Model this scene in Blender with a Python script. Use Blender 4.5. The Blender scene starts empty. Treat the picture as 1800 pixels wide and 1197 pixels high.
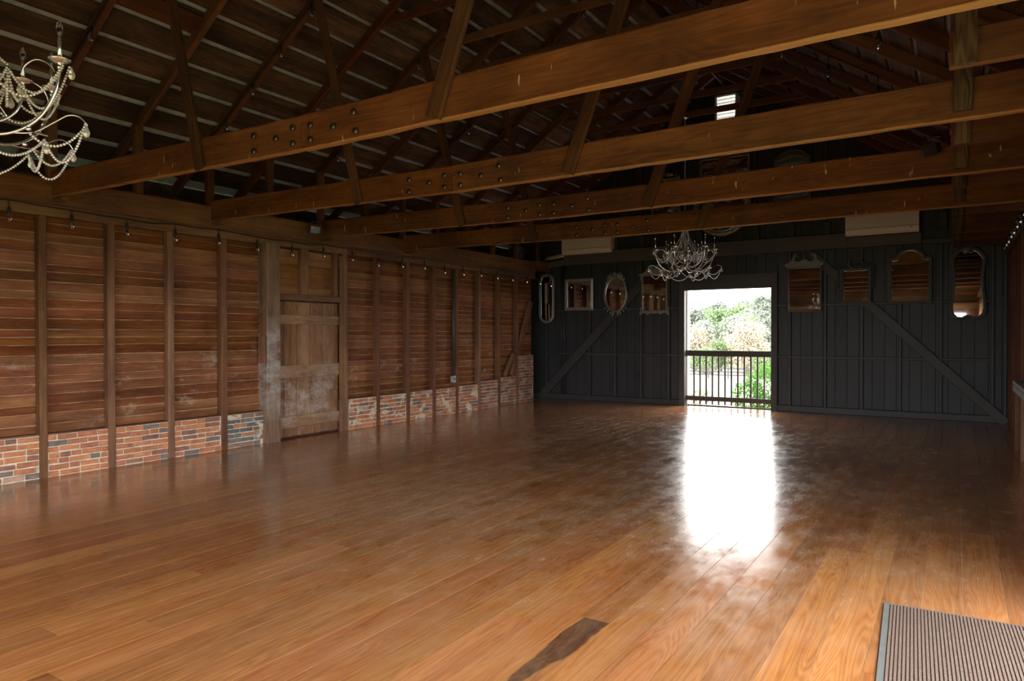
import bpy, math, random
from mathutils import Vector, Matrix
R = random.Random(7)
SC = bpy.context.scene
COL = SC.collection
# ------------------------------------------------------------------ camera
cam_d = bpy.data.cameras.new('camera'); cam = bpy.data.objects.new('camera', cam_d); COL.objects.link(cam)
cam.location = (0, 0, 1.55)
cam.rotation_euler = (math.radians(90 - 0.525), math.radians(0.056), math.radians(32.552))
cam_d.sensor_fit = 'HORIZONTAL'; cam_d.sensor_width = 36.0; cam_d.lens = 36.0 * 1217.9 / 1800
cam_d.clip_start = 0.02; cam_d.clip_end = 600
SC.camera = cam
# ------------------------------------------------------------------ sky, exposure
WORLD_STRENGTH = 1.0
EXPOSURE = 3.8
w = bpy.data.worlds.new('overcast_sky'); SC.world = w; w.use_nodes = True
bg = w.node_tree.nodes['Background']
bg.inputs[0].default_value = (1.0, 0.985, 0.965, 1); bg.inputs[1].default_value = WORLD_STRENGTH
SC.view_settings.view_transform = 'Standard'; SC.view_settings.look = 'None'
SC.view_settings.gamma = 1.0; SC.view_settings.use_curve_mapping = False
SC.view_settings.exposure = EXPOSURE
SC.cycles.max_bounces = 10; SC.cycles.diffuse_bounces = 6; SC.cycles.glossy_bounces = 5
SC.cycles.transmission_bounces = 8; SC.cycles.transparent_max_bounces = 8
SC.cycles.caustics_reflective = False; SC.cycles.caustics_refractive = False
SC.cycles.sample_clamp_indirect = 6.0
SC.cycles.use_denoising = True
# ------------------------------------------------------------------ main dimensions (metres)
XL, XR = -8.28, 0.78            # faces of the wall studs
YB, YF = 14.63, -2.30           # back wall stud faces, front wall
XC = -4.10                      # ridge
SL = 0.665                      # roof slope
def zr(x): return 6.82 - SL * abs(x - XC)      # underside of rafters
RAF = [3.70 + 0.955 * k for k in range(-6, 12)]
# openings in the right wall (daylight): y0, y1, z0, z1
OPEN_R = [(-1.7, 0.9, 0.0, 2.6), (1.5, 4.7, 0.0, 2.6), (6.2, 8.6, 0.0, 2.3)]  # last opening is unseen, added to brighten the left wall and floor
ADDED_OPEN_F = (-5.4, .35, 0.0, 2.45)                   # unseen doorway added behind the camera to light the hall
DOOR_B = (-4.92, -3.12, 0.0, 2.48)              # opening in the back wall
def portal(name, loc, rot, sx, sy):             # guides sky sampling through an opening, gives no light itself
    d = bpy.data.lights.new(name, 'AREA'); d.shape = 'RECTANGLE'; d.size = sx; d.size_y = sy
    d.cycles.is_portal = True
    o = bpy.data.objects.new(name, d); COL.objects.link(o); o.location = loc; o.rotation_euler = rot
for i, (a, b, c, d_) in enumerate(OPEN_R):
    portal('sky_portal', (XR + 0.16, (a + b) / 2, (c + d_) / 2), (0, math.radians(90), 0), d_ - c, b - a)
portal('sky_portal', ((DOOR_B[0] + DOOR_B[1]) / 2, YB + 0.25, DOOR_B[3] / 2), (math.radians(-90), 0, 0), 1.8, 2.48)
portal('sky_portal', ((ADDED_OPEN_F[0] + ADDED_OPEN_F[1]) / 2, YF - .12, ADDED_OPEN_F[3] / 2), (math.radians(90), 0, 0), ADDED_OPEN_F[1] - ADDED_OPEN_F[0], ADDED_OPEN_F[3])
# ------------------------------------------------------------------ materials
MATS = {}
def newmat(name):
    m = bpy.data.materials.new(name); m.use_nodes = True; MATS[name] = m
    nt = m.node_tree; return m, nt, nt.nodes['Principled BSDF']
def N(nt, typ, ins=None, **kw):
    n = nt.nodes.new(typ)
    for k, v in kw.items(): setattr(n, k, v)
    if ins:
        for k, v in ins.items():
            s = n.inputs[k]
            if hasattr(v, 'is_output'): nt.links.new(v, s)
            else: s.default_value = v
    return n
def c4(c): return (c[0], c[1], c[2], 1)
def ramp(nt, fac, stops, interp='LINEAR'):
    n = N(nt, 'ShaderNodeValToRGB', {0: fac}); cr = n.color_ramp; cr.interpolation = interp
    while len(cr.elements) < len(stops): cr.elements.new(0.5)
    for e, (p, c) in zip(cr.elements, stops): e.position = p; e.color = c4(c) if len(c) == 3 else c
    return n.outputs[0]
def mixc(nt, fac, a, b, blend='MIX'):
    n = N(nt, 'ShaderNodeMix', data_type='RGBA', blend_type=blend)
    for i, v in ((0, fac), (6, a), (7, b)):
        if hasattr(v, 'is_output'): nt.links.new(v, n.inputs[i])
        else: n.inputs[i].default_value = v if i == 0 else c4(v)
    return n.outputs[2]
def mth(nt, op, a, b=0.0, c=0.0):
    n = N(nt, 'ShaderNodeMath', operation=op)
    for i, v in enumerate((a, b, c)):
        if hasattr(v, 'is_output'): nt.links.new(v, n.inputs[i])
        else: n.inputs[i].default_value = v
    return n.outputs[0]
def rng(nt, v, a, b, c=0.0, d=1.0):
    return N(nt, 'ShaderNodeMapRange', {0: v, 1: a, 2: b, 3: c, 4: d}).outputs[0]
def noise(nt, vec, scale, detail=4, rough=0.55, dist=0.0):
    return N(nt, 'ShaderNodeTexNoise', {'Vector': vec, 'Scale': scale, 'Detail': detail, 'Roughness': rough, 'Distortion': dist}).outputs[0]
def mapping(nt, vec, scale, loc=(0, 0, 0)):
    return N(nt, 'ShaderNodeMapping', {'Vector': vec, 'Scale': scale, 'Location': loc}).outputs[0]
def objvec(nt, spread=40.0):
    tc = N(nt, 'ShaderNodeTexCoord'); oi = N(nt, 'ShaderNodeObjectInfo')
    off = N(nt, 'ShaderNodeCombineXYZ', {0: mth(nt, 'MULTIPLY', oi.outputs['Random'], spread), 1: mth(nt, 'MULTIPLY', oi.outputs['Random'], spread * 2.3), 2: mth(nt, 'MULTIPLY', oi.outputs['Random'], spread * .7)})
    v = N(nt, 'ShaderNodeVectorMath', {0: tc.outputs['Object'], 1: off.outputs[0]}, operation='ADD').outputs[0]
    return v, oi.outputs['Random'], tc.outputs['Object']
def wood(name, dark, mid, light, rough=0.7, var=0.5, rings=0.35, bump=0.25, spec=0.3, worn=None, worn_band=None, streak=1.0, drips=False, edge=None, hv=.014, sv=.16, wt=(.55, .70), blot_lo=.62):
    """sawn timber, grain along local x; every board differs by its own random value"""
    m, nt, b = newmat(name)
    v, rnd, raw = objvec(nt)
    broad = noise(nt, mapping(nt, v, (0.45, 6, 6)), 1.0, 3, .5, .4)
    fine = noise(nt, mapping(nt, v, (2.2, 60, 60)), 1.0, 5, .65)
    fig = noise(nt, mapping(nt, v, (0.7, 5.0, 5.0)), 1.0, 2, .5, .5)
    ring = mth(nt, 'MULTIPLY_ADD', mth(nt, 'SINE', mth(nt, 'MULTIPLY', fig, 75.0)), .5, .5)
    f = mth(nt, 'MULTIPLY_ADD', fine, .45 * streak, mth(nt, 'MULTIPLY', broad, .75))
    f = mth(nt, 'MULTIPLY_ADD', ring, -.30 * rings, f)
    col = ramp(nt, f, [(.28, dark), (.52, mid), (.80, light)])
    geo = N(nt, 'ShaderNodeNewGeometry')
    blot = noise(nt, mapping(nt, geo.outputs['Position'], (1.3, 1.3, 1.3)), 1.0, 5, .6)
    col = mixc(nt, 1.0, col, ramp(nt, blot, [(.3, (blot_lo, blot_lo * .97, blot_lo * .97)), (.62, (1.1, 1.08, 1.05))]), 'MULTIPLY')
    r2 = mth(nt, 'FRACT', mth(nt, 'MULTIPLY', rnd, 7.31))
    vv = mth(nt, 'MULTIPLY_ADD', r2, var, 1 - var * .5)
    h = N(nt, 'ShaderNodeHueSaturation', {'Hue': mth(nt, 'MULTIPLY_ADD', rnd, hv, .5 - hv * .45), 'Saturation': mth(nt, 'MULTIPLY_ADD', r2, -sv, 1 + sv * .4), 'Value': vv, 'Color': col})
    col = h.outputs[0]
    ro = rng(nt, broad, .3, .7, rough - .08, rough + .10)
    if worn:
        wn = noise(nt, mapping(nt, geo.outputs['Position'], (2.0, 2.0, 3.2)), 1.0, 9, .78)
        mask = rng(nt, wn, wt[0], wt[1])
        if worn_band:
            sx = N(nt, 'ShaderNodeSeparateXYZ', {0: geo.outputs['Position']})
            z = sx.outputs[2]
            band = mth(nt, 'MULTIPLY', rng(nt, z, worn_band[0] - .25, worn_band[0] + .1), rng(nt, z, worn_band[1] + .35, worn_band[1]))
            mask = mth(nt, 'MULTIPLY', mask, band)
        col = mixc(nt, mth(nt, 'MULTIPLY', mask, worn[1]), col, worn[0])
    if edge:                                  # pale edge: dusty, rubbed top of siding; painted bounce light under chords
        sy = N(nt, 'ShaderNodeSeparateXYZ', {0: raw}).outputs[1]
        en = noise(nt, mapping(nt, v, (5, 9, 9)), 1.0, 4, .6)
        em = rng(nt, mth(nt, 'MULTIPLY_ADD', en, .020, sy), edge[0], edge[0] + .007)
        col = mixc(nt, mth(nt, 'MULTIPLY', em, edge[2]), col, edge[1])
    if drips:
        dn = noise(nt, mapping(nt, geo.outputs['Position'], (26, 26, 5)), 1.0, 2, .5)
        dl = noise(nt, mapping(nt, geo.outputs['Position'], (3, 3, 3)), 1.0, 2, .5)
        dm = mth(nt, 'MULTIPLY', rng(nt, dn, .70, .73), rng(nt, dl, .45, .55))
        col = mixc(nt, mth(nt, 'MULTIPLY', dm, .8), col, (.55, .46, .30))
    nt.links.new(col, b.inputs['Base Color']); nt.links.new(ro, b.inputs['Roughness'])
    b.inputs['Specular IOR Level'].default_value = spec
    hgt = mth(nt, 'MULTIPLY_ADD', fine, .6, mth(nt, 'MULTIPLY', broad, .4))
    bp = N(nt, 'ShaderNodeBump', {'Height': hgt, 'Strength': bump, 'Distance': .01})
    nt.links.new(bp.outputs[0], b.inputs['Normal'])
    return m
def plain(name, col, rough=.5, metal=0.0, spec=.5, var=0.0, nscale=0.0, bump=0.0, **kw):
    m, nt, b = newmat(name)
    b.inputs['Roughness'].default_value = rough; b.inputs['Metallic'].default_value = metal
    b.inputs['Specular IOR Level'].default_value = spec
    tc = N(nt, 'ShaderNodeTexCoord')
    n = noise(nt, tc.outputs['Object'], nscale or 9.0, 4, .6)
    k = var or .12
    c = mixc(nt, 1.0, col, ramp(nt, n, [(.3, (1 - k,) * 3), (.7, (1 + k,) * 3)]), 'MULTIPLY')
    nt.links.new(c, b.inputs['Base Color'])
    if bump:
        bp = N(nt, 'ShaderNodeBump', {'Height': n, 'Strength': bump, 'Distance': .01}); nt.links.new(bp.outputs[0], b.inputs['Normal'])
    for k_, v_ in kw.items(): b.inputs[k_.replace('_', ' ')].default_value = v_
    return m
wood('siding', (.045, .014, .005), (.160, .054, .0175), (.29, .112, .043), .78, .5, .22, .35, .25, worn=((.50, .42, .34), .7), worn_band=(.62, 1.15), edge=(.0715, (.55, .36, .21), .8))
wood('siding_transom', (.09, .033, .011), (.24, .10, .030), (.38, .18, .06), .75, .4, .2)
wood('stud_wood', (.055, .023, .012), (.155, .069, .036), (.26, .128, .074), .8, .3, .2, .3)
wood('plate_wood', (.065, .026, .013), (.16, .069, .034), (.25, .122, .066), .78, .25, .3, .3)
wood('chord_wood', (.060, .0185, .0062), (.150, .049, .0155), (.245, .092, .031), .72, .18, .35, .3, .3, drips=True, hv=.006, sv=.08, blot_lo=.48, edge=(.135, (.42, .23, .11), .7))  # edge paints floor-bounce light on the chord underside and lower edge
wood('web_wood', (.035, .014, .007), (.085, .035, .017), (.15, .066, .034), .8, .3, .3, .3)
wood('rafter_wood', (.040, .014, .008), (.105, .038, .019), (.17, .066, .034), .8, .35, .2, .25)
wood('roof_plank_wood', (.018, .0095, .008), (.074, .040, .031), (.18, .100, .075), .85, .95, .3, .3, blot_lo=.40)
wood('hanger_wood', (.030, .020, .015), (.10, .062, .040), (.17, .108, .070), .8, .2, .9, .3)
wood('post_wood', (.07, .037, .023), (.19, .11, .07), (.30, .20, .14), .85, .1, .25, .5, .2, worn=((.42, .40, .38), .9), worn_band=(.55, 1.5), wt=(.40, .62))
wood('door_wood', (.12, .055, .027), (.25, .125, .064), (.36, .205, .12), .7, .40, .45, .25, .3, worn=((.50, .44, .41), .7), worn_band=(.35, .85), wt=(.47, .66))
wood('jamb_wood', (.11, .055, .025), (.22, .115, .055), (.33, .19, .10), .75, .15, .3)
wood('front_wall_wood', (.035, .017, .010), (.095, .050, .028), (.18, .10, .058), .8, .5, .3)
wood('grey_board_wood', (.09, .08, .07), (.20, .18, .16), (.32, .30, .27), .8, .2, .3)
def painted(name, col, rough=.55):
    m, nt, b = newmat(name)
    v, rnd, raw = objvec(nt)
    g = noise(nt, mapping(nt, v, (1.5, 30, 30)), 1.0, 4, .6)
    big = noise(nt, mapping(nt, v, (.8, 2, 2)), 1.0, 3, .5)
    c = mixc(nt, 1.0, col, ramp(nt, big, [(.3, (.82,) * 3), (.7, (1.18,) * 3)]), 'MULTIPLY')
    h = N(nt, 'ShaderNodeHueSaturation', {'Value': mth(nt, 'MULTIPLY_ADD', rnd, .3, .85), 'Color': c})
    nt.links.new(h.outputs[0], b.inputs['Base Color']); b.inputs['Roughness'].default_value = rough
    b.inputs['Specular IOR Level'].default_value = .35
    bp = N(nt, 'ShaderNodeBump', {'Height': g, 'Strength': .25, 'Distance': .006}); nt.links.new(bp.outputs[0], b.inputs['Normal'])
painted('charcoal_paint', (.030, .030, .034))
painted('charcoal_trim', (.046, .042, .042))
painted('beam_paint', (.088, .073, .080))
painted('gate_paint', (.060, .050, .044))
painted('green_grey_paint', (.055, .062, .050))
def floor_mat(name, dark_blot=False):
    m, nt, b = newmat(name)
    v, rnd, raw = objvec(nt)
    fine = noise(nt, mapping(nt, v, (1.6, 46, 46)), 1.0, 5, .6)
    broad = noise(nt, mapping(nt, v, (.35, 4, 4)), 1.0, 3, .5, .3)
    fig = noise(nt, mapping(nt, v, (.38, 6.0, 6.0)), 1.0, 2, .45, .30)
    ring = mth(nt, 'MULTIPLY_ADD', mth(nt, 'SINE', mth(nt, 'MULTIPLY', fig, 190.0)), .5, .5)
    f = mth(nt, 'MULTIPLY_ADD', ring, .11, mth(nt, 'MULTIPLY_ADD', fine, .35, mth(nt, 'MULTIPLY', broad, .45)))
    col = ramp(nt, f, [(.25, (.19, .066, .024)), (.50, (.375, .155, .055)), (.78, (.54, .265, .115))])
    r2 = mth(nt, 'FRACT', mth(nt, 'MULTIPLY', rnd, 9.77))
    col = N(nt, 'ShaderNodeHueSaturation', {'Hue': mth(nt, 'MULTIPLY_ADD', rnd, .010, .494), 'Saturation': 1.04, 'Value': mth(nt, 'MULTIPLY_ADD', r2, .34, .82), 'Color': col}).outputs[0]
    if dark_blot:
        s = N(nt, 'ShaderNodeSeparateXYZ', {0: raw})
        wob = noise(nt, mapping(nt, v, (3, 9, 9)), 1.0, 3, .5)
        # tapering dark heartwood streak on the board's end, pointing along it
        half = rng(nt, s.outputs[0], .45 - .95, .45, .012, .075)
        dist = mth(nt, 'ABSOLUTE', mth(nt, 'ADD', s.outputs[1], mth(nt, 'MULTIPLY_ADD', wob, .10, -.05)))
        mk = mth(nt, 'MULTIPLY', rng(nt, mth(nt, 'SUBTRACT', half, dist), -.004, .006), rng(nt, s.outputs[0], -.75, -.62))
        col = mixc(nt, mth(nt, 'MULTIPLY', mk, mth(nt, 'MULTIPLY_ADD', ring, .22, .70)), col, (.030, .009, .006))
    geo = N(nt, 'ShaderNodeNewGeometry'); P = geo.outputs['Position']
    w1 = noise(nt, mapping(nt, P, (.55, .35, .5)), 1.0, 3, .55)
    w2 = noise(nt, mapping(nt, P, (7, 3.0, 5)), 1.0, 7, .72)
    # traffic wear over mid-hall, widened and paled to stand in for missing light
    sx = N(nt, 'ShaderNodeSeparateXYZ', {0: P})
    dx = mth(nt, 'DIVIDE', mth(nt, 'ADD', sx.outputs[0], 3.4), 4.3); dy = mth(nt, 'DIVIDE', mth(nt, 'SUBTRACT', sx.outputs[1], 8.5), 5.5)
    rad = mth(nt, 'ADD', mth(nt, 'MULTIPLY', dx, dx), mth(nt, 'MULTIPLY', dy, dy))
    zone = rng(nt, rad, 1.5, .3, .15, 1.0)
    wear = mth(nt, 'MULTIPLY', rng(nt, mth(nt, 'MULTIPLY_ADD', w1, .55, mth(nt, 'MULTIPLY', w2, .6)), .47, .72), zone)
    scr = noise(nt, mapping(nt, P, (22, 3.5, 5)), 1.0, 3, .7, 1.5)
    scm = mth(nt, 'MULTIPLY', rng(nt, scr, .70, .74), .55)
    wear = mth(nt, 'MAXIMUM', wear, mth(nt, 'MULTIPLY', scm, zone))
    col = mixc(nt, mth(nt, 'MULTIPLY', wear, .6), col, (.52, .37, .24))
    nt.links.new(col, b.inputs['Base Color'])
    ro = mth(nt, 'ADD', rng(nt, w2, .3, .75, .13, .24), mth(nt, 'MULTIPLY', wear, .16))
    nt.links.new(ro, b.inputs['Roughness'])
    b.inputs['Specular IOR Level'].default_value = .65
    b.inputs['Coat Weight'].default_value = .6; b.inputs['Coat Roughness'].default_value = .12; nt.links.new(mth(nt, 'MULTIPLY', ro, .8), b.inputs['Coat Roughness'])
    wav = noise(nt, mapping(nt, P, (3.5, 5.5, 4)), 1.0, 2, .5)
    hg = mth(nt, 'MULTIPLY_ADD', wav, 1.0, mth(nt, 'MULTIPLY', fine, .10))
    bp = N(nt, 'ShaderNodeBump', {'Height': hg, 'Strength': .10, 'Distance': .02}); nt.links.new(bp.outputs[0], b.inputs['Normal'])
floor_mat('floor_varnish'); floor_mat('floor_varnish_streaked', True)
plain('seam_dust', (.50, .36, .22), .9, nscale=20)
def brick_mat(name, smear, burnt=False):
    m, nt, b = newmat(name)
    v, rnd, raw = objvec(nt)
    base = ramp(nt, rnd, [(.0, (.42, .165, .085)), (.28, (.48, .20, .10)), (.5, (.38, .15, .09)), (.64, (.27, .13, .095)), (.80, (.20, .12, .10)), (.93, (.17, .145, .13)), (.965, (.40, .27, .20))], 'CONSTANT')
    if burnt: base = ramp(nt, rnd, [(.0, (.16, .15, .15)), (.35, (.12, .115, .12)), (.6, (.24, .15, .12)), (.85, (.38, .18, .11))], 'CONSTANT')
    n = noise(nt, mapping(nt, v, (10, 14, 14)), 1.0, 5, .65)
    c = mixc(nt, 1.0, base, ramp(nt, n, [(.3, (.7,) * 3), (.72, (1.3,) * 3)]), 'MULTIPLY')
    geo = N(nt, 'ShaderNodeNewGeometry')
    sm = noise(nt, mapping(nt, geo.outputs['Position'], (4.2, 4.2, 6)), 1.0, 4, .6)
    c = mixc(nt, rng(nt, sm, smear, smear + .05), c, (.56, .50, .38))
    nt.links.new(c, b.inputs['Base Color']); b.inputs['Roughness'].default_value = .9; b.inputs['Specular IOR Level'].default_value = .2
    bp = N(nt, 'ShaderNodeBump', {'Height': n, 'Strength': .5, 'Distance': .01}); nt.links.new(bp.outputs[0], b.inputs['Normal'])
brick_mat('brick_clay', .72); brick_mat('brick_clay_burnt', .60, True); brick_mat('brick_clay_smeared', .545)
plain('mortar', (.56, .48, .36), .95, var=.3, nscale=14, bump=.6)
plain('roofing_felt', (.35, .355, .47), .9, var=.25, nscale=6)
plain('mirror_glass', (.86, .86, .84), .025, 1.0, nscale=.5, var=.03)
plain('pewter_frame', (.20, .20, .19), .42, .25, .5, var=.35, nscale=26, bump=.35)
plain('silver_frame', (.30, .29, .27), .38, .45, .5, var=.45, nscale=34, bump=.5)
plain('slate_frame', (.125, .128, .122), .45, .1, .5, var=.25, nscale=16, bump=.2)
plain('black_frame', (.075, .070, .066), .4, .1, .5, var=.5, nscale=40, bump=.5)
plain('ac_plastic', (.78, .71, .84), .35, nscale=2, var=.03)
plain('ac_dark', (.05, .05, .05), .5)
plain('pipe_white', (.52, .50, .46), .45)
plain('black_rubber', (.012, .012, .013), .5)
plain('chrome_silver', (.70, .71, .76), .18, .9, .5, var=.15, nscale=20)
plain('bronze_leaf', (.42, .26, .17), .35, .7)
plain('steel_bolt', (.12, .115, .11), .4, .8)
plain('black_metal', (.02, .02, .021), .45, .3)
plain('glass_clear', (1, 1, 1), .02, 0, .5, var=.01, Transmission_Weight=1.0, IOR=1.45)
plain('crystal_bead', (.80, .80, .84), .08, .25, .9, var=.3, nscale=60, Transmission_Weight=.35, IOR=1.6)
plain('filament_amber', (.75, .33, .06), .4)
plain('conduit_grey', (.07, .066, .06), .5, .2)
plain('box_grey', (.32, .32, .32), .5)
plain('mat_rubber', (.105, .11, .105), .7, nscale=10)
plain('mat_rib', (.155, .105, .080), .95, var=.4, nscale=160, bump=.6)
plain('mat_valley', (.055, .038, .036), .95)
plain('vent_white', (.66, .66, .63), .5)
plain('gravel_ground', (.30, .285, .25), .95, var=.12, nscale=3)
plain('grass_ground', (.14, .17, .07), .95, var=.3, nscale=5)
plain('fence_black', (.035, .032, .032), .7)
plain('bark', (.12, .095, .075), .9)
def leafmat(name, a, bcol, tr=.35):
    m, nt, b = newmat(name)
    oi = N(nt, 'ShaderNodeObjectInfo'); geo = N(nt, 'ShaderNodeNewGeometry')
    n = noise(nt, mapping(nt, geo.outputs['Position'], (.9, .9, .9)), 1.0, 3, .6)
    f = mth(nt, 'FRACT', mth(nt, 'ADD', mth(nt, 'MULTIPLY', geo.outputs['Random Per Island'], .7), mth(nt, 'MULTIPLY', oi.outputs['Random'], .3)))
    c = mixc(nt, mth(nt, 'MULTIPLY_ADD', f, .55, mth(nt, 'MULTIPLY', n, .45)), a, bcol)
    nt.links.new(c, b.inputs['Base Color']); b.inputs['Roughness'].default_value = .6
    b.inputs['Specular IOR Level'].default_value = .25
    t = N(nt, 'ShaderNodeBsdfTranslucent', {0: c}); mx = N(nt, 'ShaderNodeMixShader', {0: tr, 1: b.outputs[0], 2: t.outputs[0]})
    nt.links.new(mx.outputs[0], nt.nodes['Material Output'].inputs[0])
leafmat('leaf_hill', (.075, .115, .08), (.25, .265, .225)); leafmat('leaf_gold', (.23, .20, .13), (.44, .37, .29))
leafmat('leaf_green', (.07, .14, .055), (.22, .27, .14)); leafmat('leaf_bush', (.028, .125, .009), (.12, .30, .035), .45)
leafmat('petal_yellow', (.32, .22, .04), (.36, .14, .06)); plain('hill_soil', (.10, .14, .08), .95)
M = MATS
# ------------------------------------------------------------------ geometry helpers
class MB:
    def __init__(s): s.v = []; s.f = []; s.m = []; s.sm = []
    def add(s, vs, fs, mi=0, smooth=False):
        o = len(s.v); s.v += [tuple(p) for p in vs]
        for f in fs: s.f.append(tuple(i + o for i in f)); s.m.append(mi); s.sm.append(smooth)
    def box(s, a, b, mi=0):
        (x0, y0, z0), (x1, y1, z1) = a, b
        s.add([(x0, y0, z0), (x1, y0, z0), (x1, y1, z0), (x0, y1, z0), (x0, y0, z1), (x1, y0, z1), (x1, y1, z1), (x0, y1, z1)],
              [(0, 3, 2, 1), (4, 5, 6, 7), (0, 1, 5, 4), (1, 2, 6, 5), (2, 3, 7, 6), (3, 0, 4, 7)], mi)
    def prism(s, poly, y0, y1, mi=0, front=True):          # outline in (x, z), depth along y; poly counter-clockwise seen from -y
        n = len(poly)
        s.add([(x, y0, z) for x, z in poly] + [(x, y1, z) for x, z in poly],
              [tuple(range(n)), tuple(range(2 * n - 1, n - 1, -1))] + [((i + 1) % n, i, i + n, (i + 1) % n + n) for i in range(n)], mi)
    def tube(s, pts, r, n=6, mi=0, smooth=True, closed=False):
        pts = [Vector(p) for p in pts]; K = len(pts); vs = []; fs = []
        rr = r if isinstance(r, (list, tuple)) else [r] * K
        up = Vector((0, 0, 1)); prev = None
        for i, p in enumerate(pts):
            t = (pts[min(i + 1, K - 1)] - pts[max(i - 1, 0)]) if not closed else (pts[(i + 1) % K] - pts[i - 1])
            t.normalize()
            if prev is None:
                a = t.cross(up)
                if a.length < .1: a = t.cross(Vector((1, 0, 0)))
                a.normalize()
            else:
                a = prev - t * prev.dot(t); a.normalize()
            prev = a; b = t.cross(a)
            for j in range(n):
                q = 2 * math.pi * j / n; vs.append(p + (a * math.cos(q) + b * math.sin(q)) * rr[i])
        for i in range(K if closed else K - 1):
            for j in range(n):
                k = (i + 1) % K; fs.append((i * n + j, i * n + (j + 1) % n, k * n + (j + 1) % n, k * n + j))
        if not closed: fs += [tuple(range(n - 1, -1, -1)), tuple((K - 1) * n + j for j in range(n))]
        s.add(vs, fs, mi, smooth)
    def lathe(s, prof, c=(0, 0, 0), n=12, mi=0, smooth=True):   # prof: (r, z)
        vs = []; fs = []; K = len(prof)
        for r, z in prof:
            for j in range(n):
                q = 2 * math.pi * j / n; vs.append((c[0] + r * math.cos(q), c[1] + r * math.sin(q), c[2] + z))
        for i in range(K - 1):
            for j in range(n): fs.append((i * n + j, i * n + (j + 1) % n, (i + 1) * n + (j + 1) % n, (i + 1) * n + j))
        s.add(vs, fs, mi, smooth)
    def blob(s, c, r, mi=0, sub=0):                        # octahedron / small ball, r scalar or (rx, ry, rz)
        r = r if isinstance(r, (tuple, list)) else (r, r, r)
        rows = 2 + sub; n = 5 + 2 * sub; vs = [(c[0], c[1], c[2] + r[2])]; fs = []
        for i in range(1, rows + 1):
            th = math.pi * i / (rows + 1)
            for j in range(n):
                q = 2 * math.pi * (j + .5 * (i % 2)) / n
                vs.append((c[0] + r[0] * math.sin(th) * math.cos(q), c[1] + r[1] * math.sin(th) * math.sin(q), c[2] + r[2] * math.cos(th)))
        vs.append((c[0], c[1], c[2] - r[2])); e = len(vs) - 1
        for j in range(n):
            fs.append((0, 1 + j, 1 + (j + 1) % n)); fs.append((e, e - n + (j + 1) % n, e - n + j))
            for i in range(rows - 1):
                a = 1 + i * n; fs.append((a + j, a + n + j, a + n + (j + 1) % n, a + (j + 1) % n))
        s.add(vs, fs, mi, True)
    def mesh(s, name, mats):
        me = bpy.data.meshes.new(name); me.from_pydata(s.v, [], s.f)
        for m in (mats if isinstance(mats, (list, tuple)) else [mats]): me.materials.append(M[m] if isinstance(m, str) else m)
        me.polygons.foreach_set('material_index', s.m); me.polygons.foreach_set('use_smooth', s.sm); me.update()
        return me
    def build(s, name, mats, parent=None, loc=None):
        return link(name, s.mesh(name, mats), parent, loc)
def link(name, data, parent=None, loc=None, mat=None):
    o = bpy.data.objects.new(name, data); COL.objects.link(o)
    if parent: o.parent = parent
    if mat is not None: o.matrix_basis = mat
    elif loc is not None: o.location = loc
    return o
def tag(o, label=None, cat=None, group=None, kind=None):
    if label: o['label'] = label
    if cat: o['category'] = cat
    if group: o['group'] = group
    if kind: o['kind'] = kind
    return o
def empty(name, loc=(0, 0, 0), rz=0.0):
    o = link(name, None, loc=loc); o.rotation_euler = (0, 0, rz); o.empty_display_size = .1; return o
def copy_tree(o, parent=None):
    c = o.copy(); COL.objects.link(c)
    if parent is not None: c.parent = parent
    for ch in list(o.children): copy_tree(ch, c)
    return c
_cache = {}
def bar_mesh(L, wd, th, mat, seg=1, jit=0.0, var=0):
    """board with chamfered long edges; local x = length, y = width, z = thickness"""
    key = (round(L, 3), round(wd, 4), round(th, 4), mat, seg, jit, var)
    if key in _cache: return _cache[key]
    rr = random.Random(str(key)); mb = MB(); vs = []; fs = []
    ch = min(.006 + jit * .8, wd * .2, th * .2) if not mat.startswith('floor') else .0002
    for i in range(seg + 1):
        x = -L / 2 + L * i / seg
        dw = [rr.uniform(-jit, jit) for _ in range(8)]
        hw, ht = wd / 2, th / 2
        prof = [(-hw + ch, -ht), (hw - ch, -ht), (hw, -ht + ch), (hw, ht - ch), (hw - ch, ht), (-hw + ch, ht), (-hw, ht - ch), (-hw, -ht + ch)]
        for (y, z), d in zip(prof, dw): vs.append((x, y + d * .7, z + d * .5))
    for i in range(seg):
        for j in range(8): fs.append((i * 8 + j, i * 8 + (j + 1) % 8, (i + 1) * 8 + (j + 1) % 8, (i + 1) * 8 + j)[::-1])
    fs += [tuple(range(8)), tuple(seg * 8 + j for j in range(7, -1, -1))]
    mb.add(vs, fs); me = mb.mesh('board', mat); _cache[key] = me
    return me
def bar(name, p0, p1, wd, th, mat, parent=None, nrm=(0, 0, 1), seg=1, jit=0.0, var=None):
    """board from p0 to p1 (centre line); nrm = direction of its thickness"""
    p0, p1 = Vector(p0), Vector(p1); L = (p1 - p0).length
    x = (p1 - p0) / L; z = Vector(nrm); z = (z - x * z.dot(x)).normalized(); y = z.cross(x)
    c = (p0 + p1) / 2
    mt = Matrix(((x.x, y.x, z.x, c.x), (x.y, y.y, z.y, c.y), (x.z, y.z, z.z, c.z), (0, 0, 0, 1)))
    me = bar_mesh(L, wd, th, mat, seg, jit, R.randrange(4) if var is None else var)
    return link(name, me, parent, mat=mt)
def struct(o, label=None, cat=None): return tag(o, label, cat, None, 'structure')
def beads(mb, pts, r, step, mi=0):
    """string of beads along a polyline"""
    acc = 0.0
    for a, b in zip(pts, pts[1:]):
        a, b = Vector(a), Vector(b); L = (b - a).length
        while acc < L:
            mb.blob(a + (b - a) * (acc / L), r, mi); acc += step
        acc -= L
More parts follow.
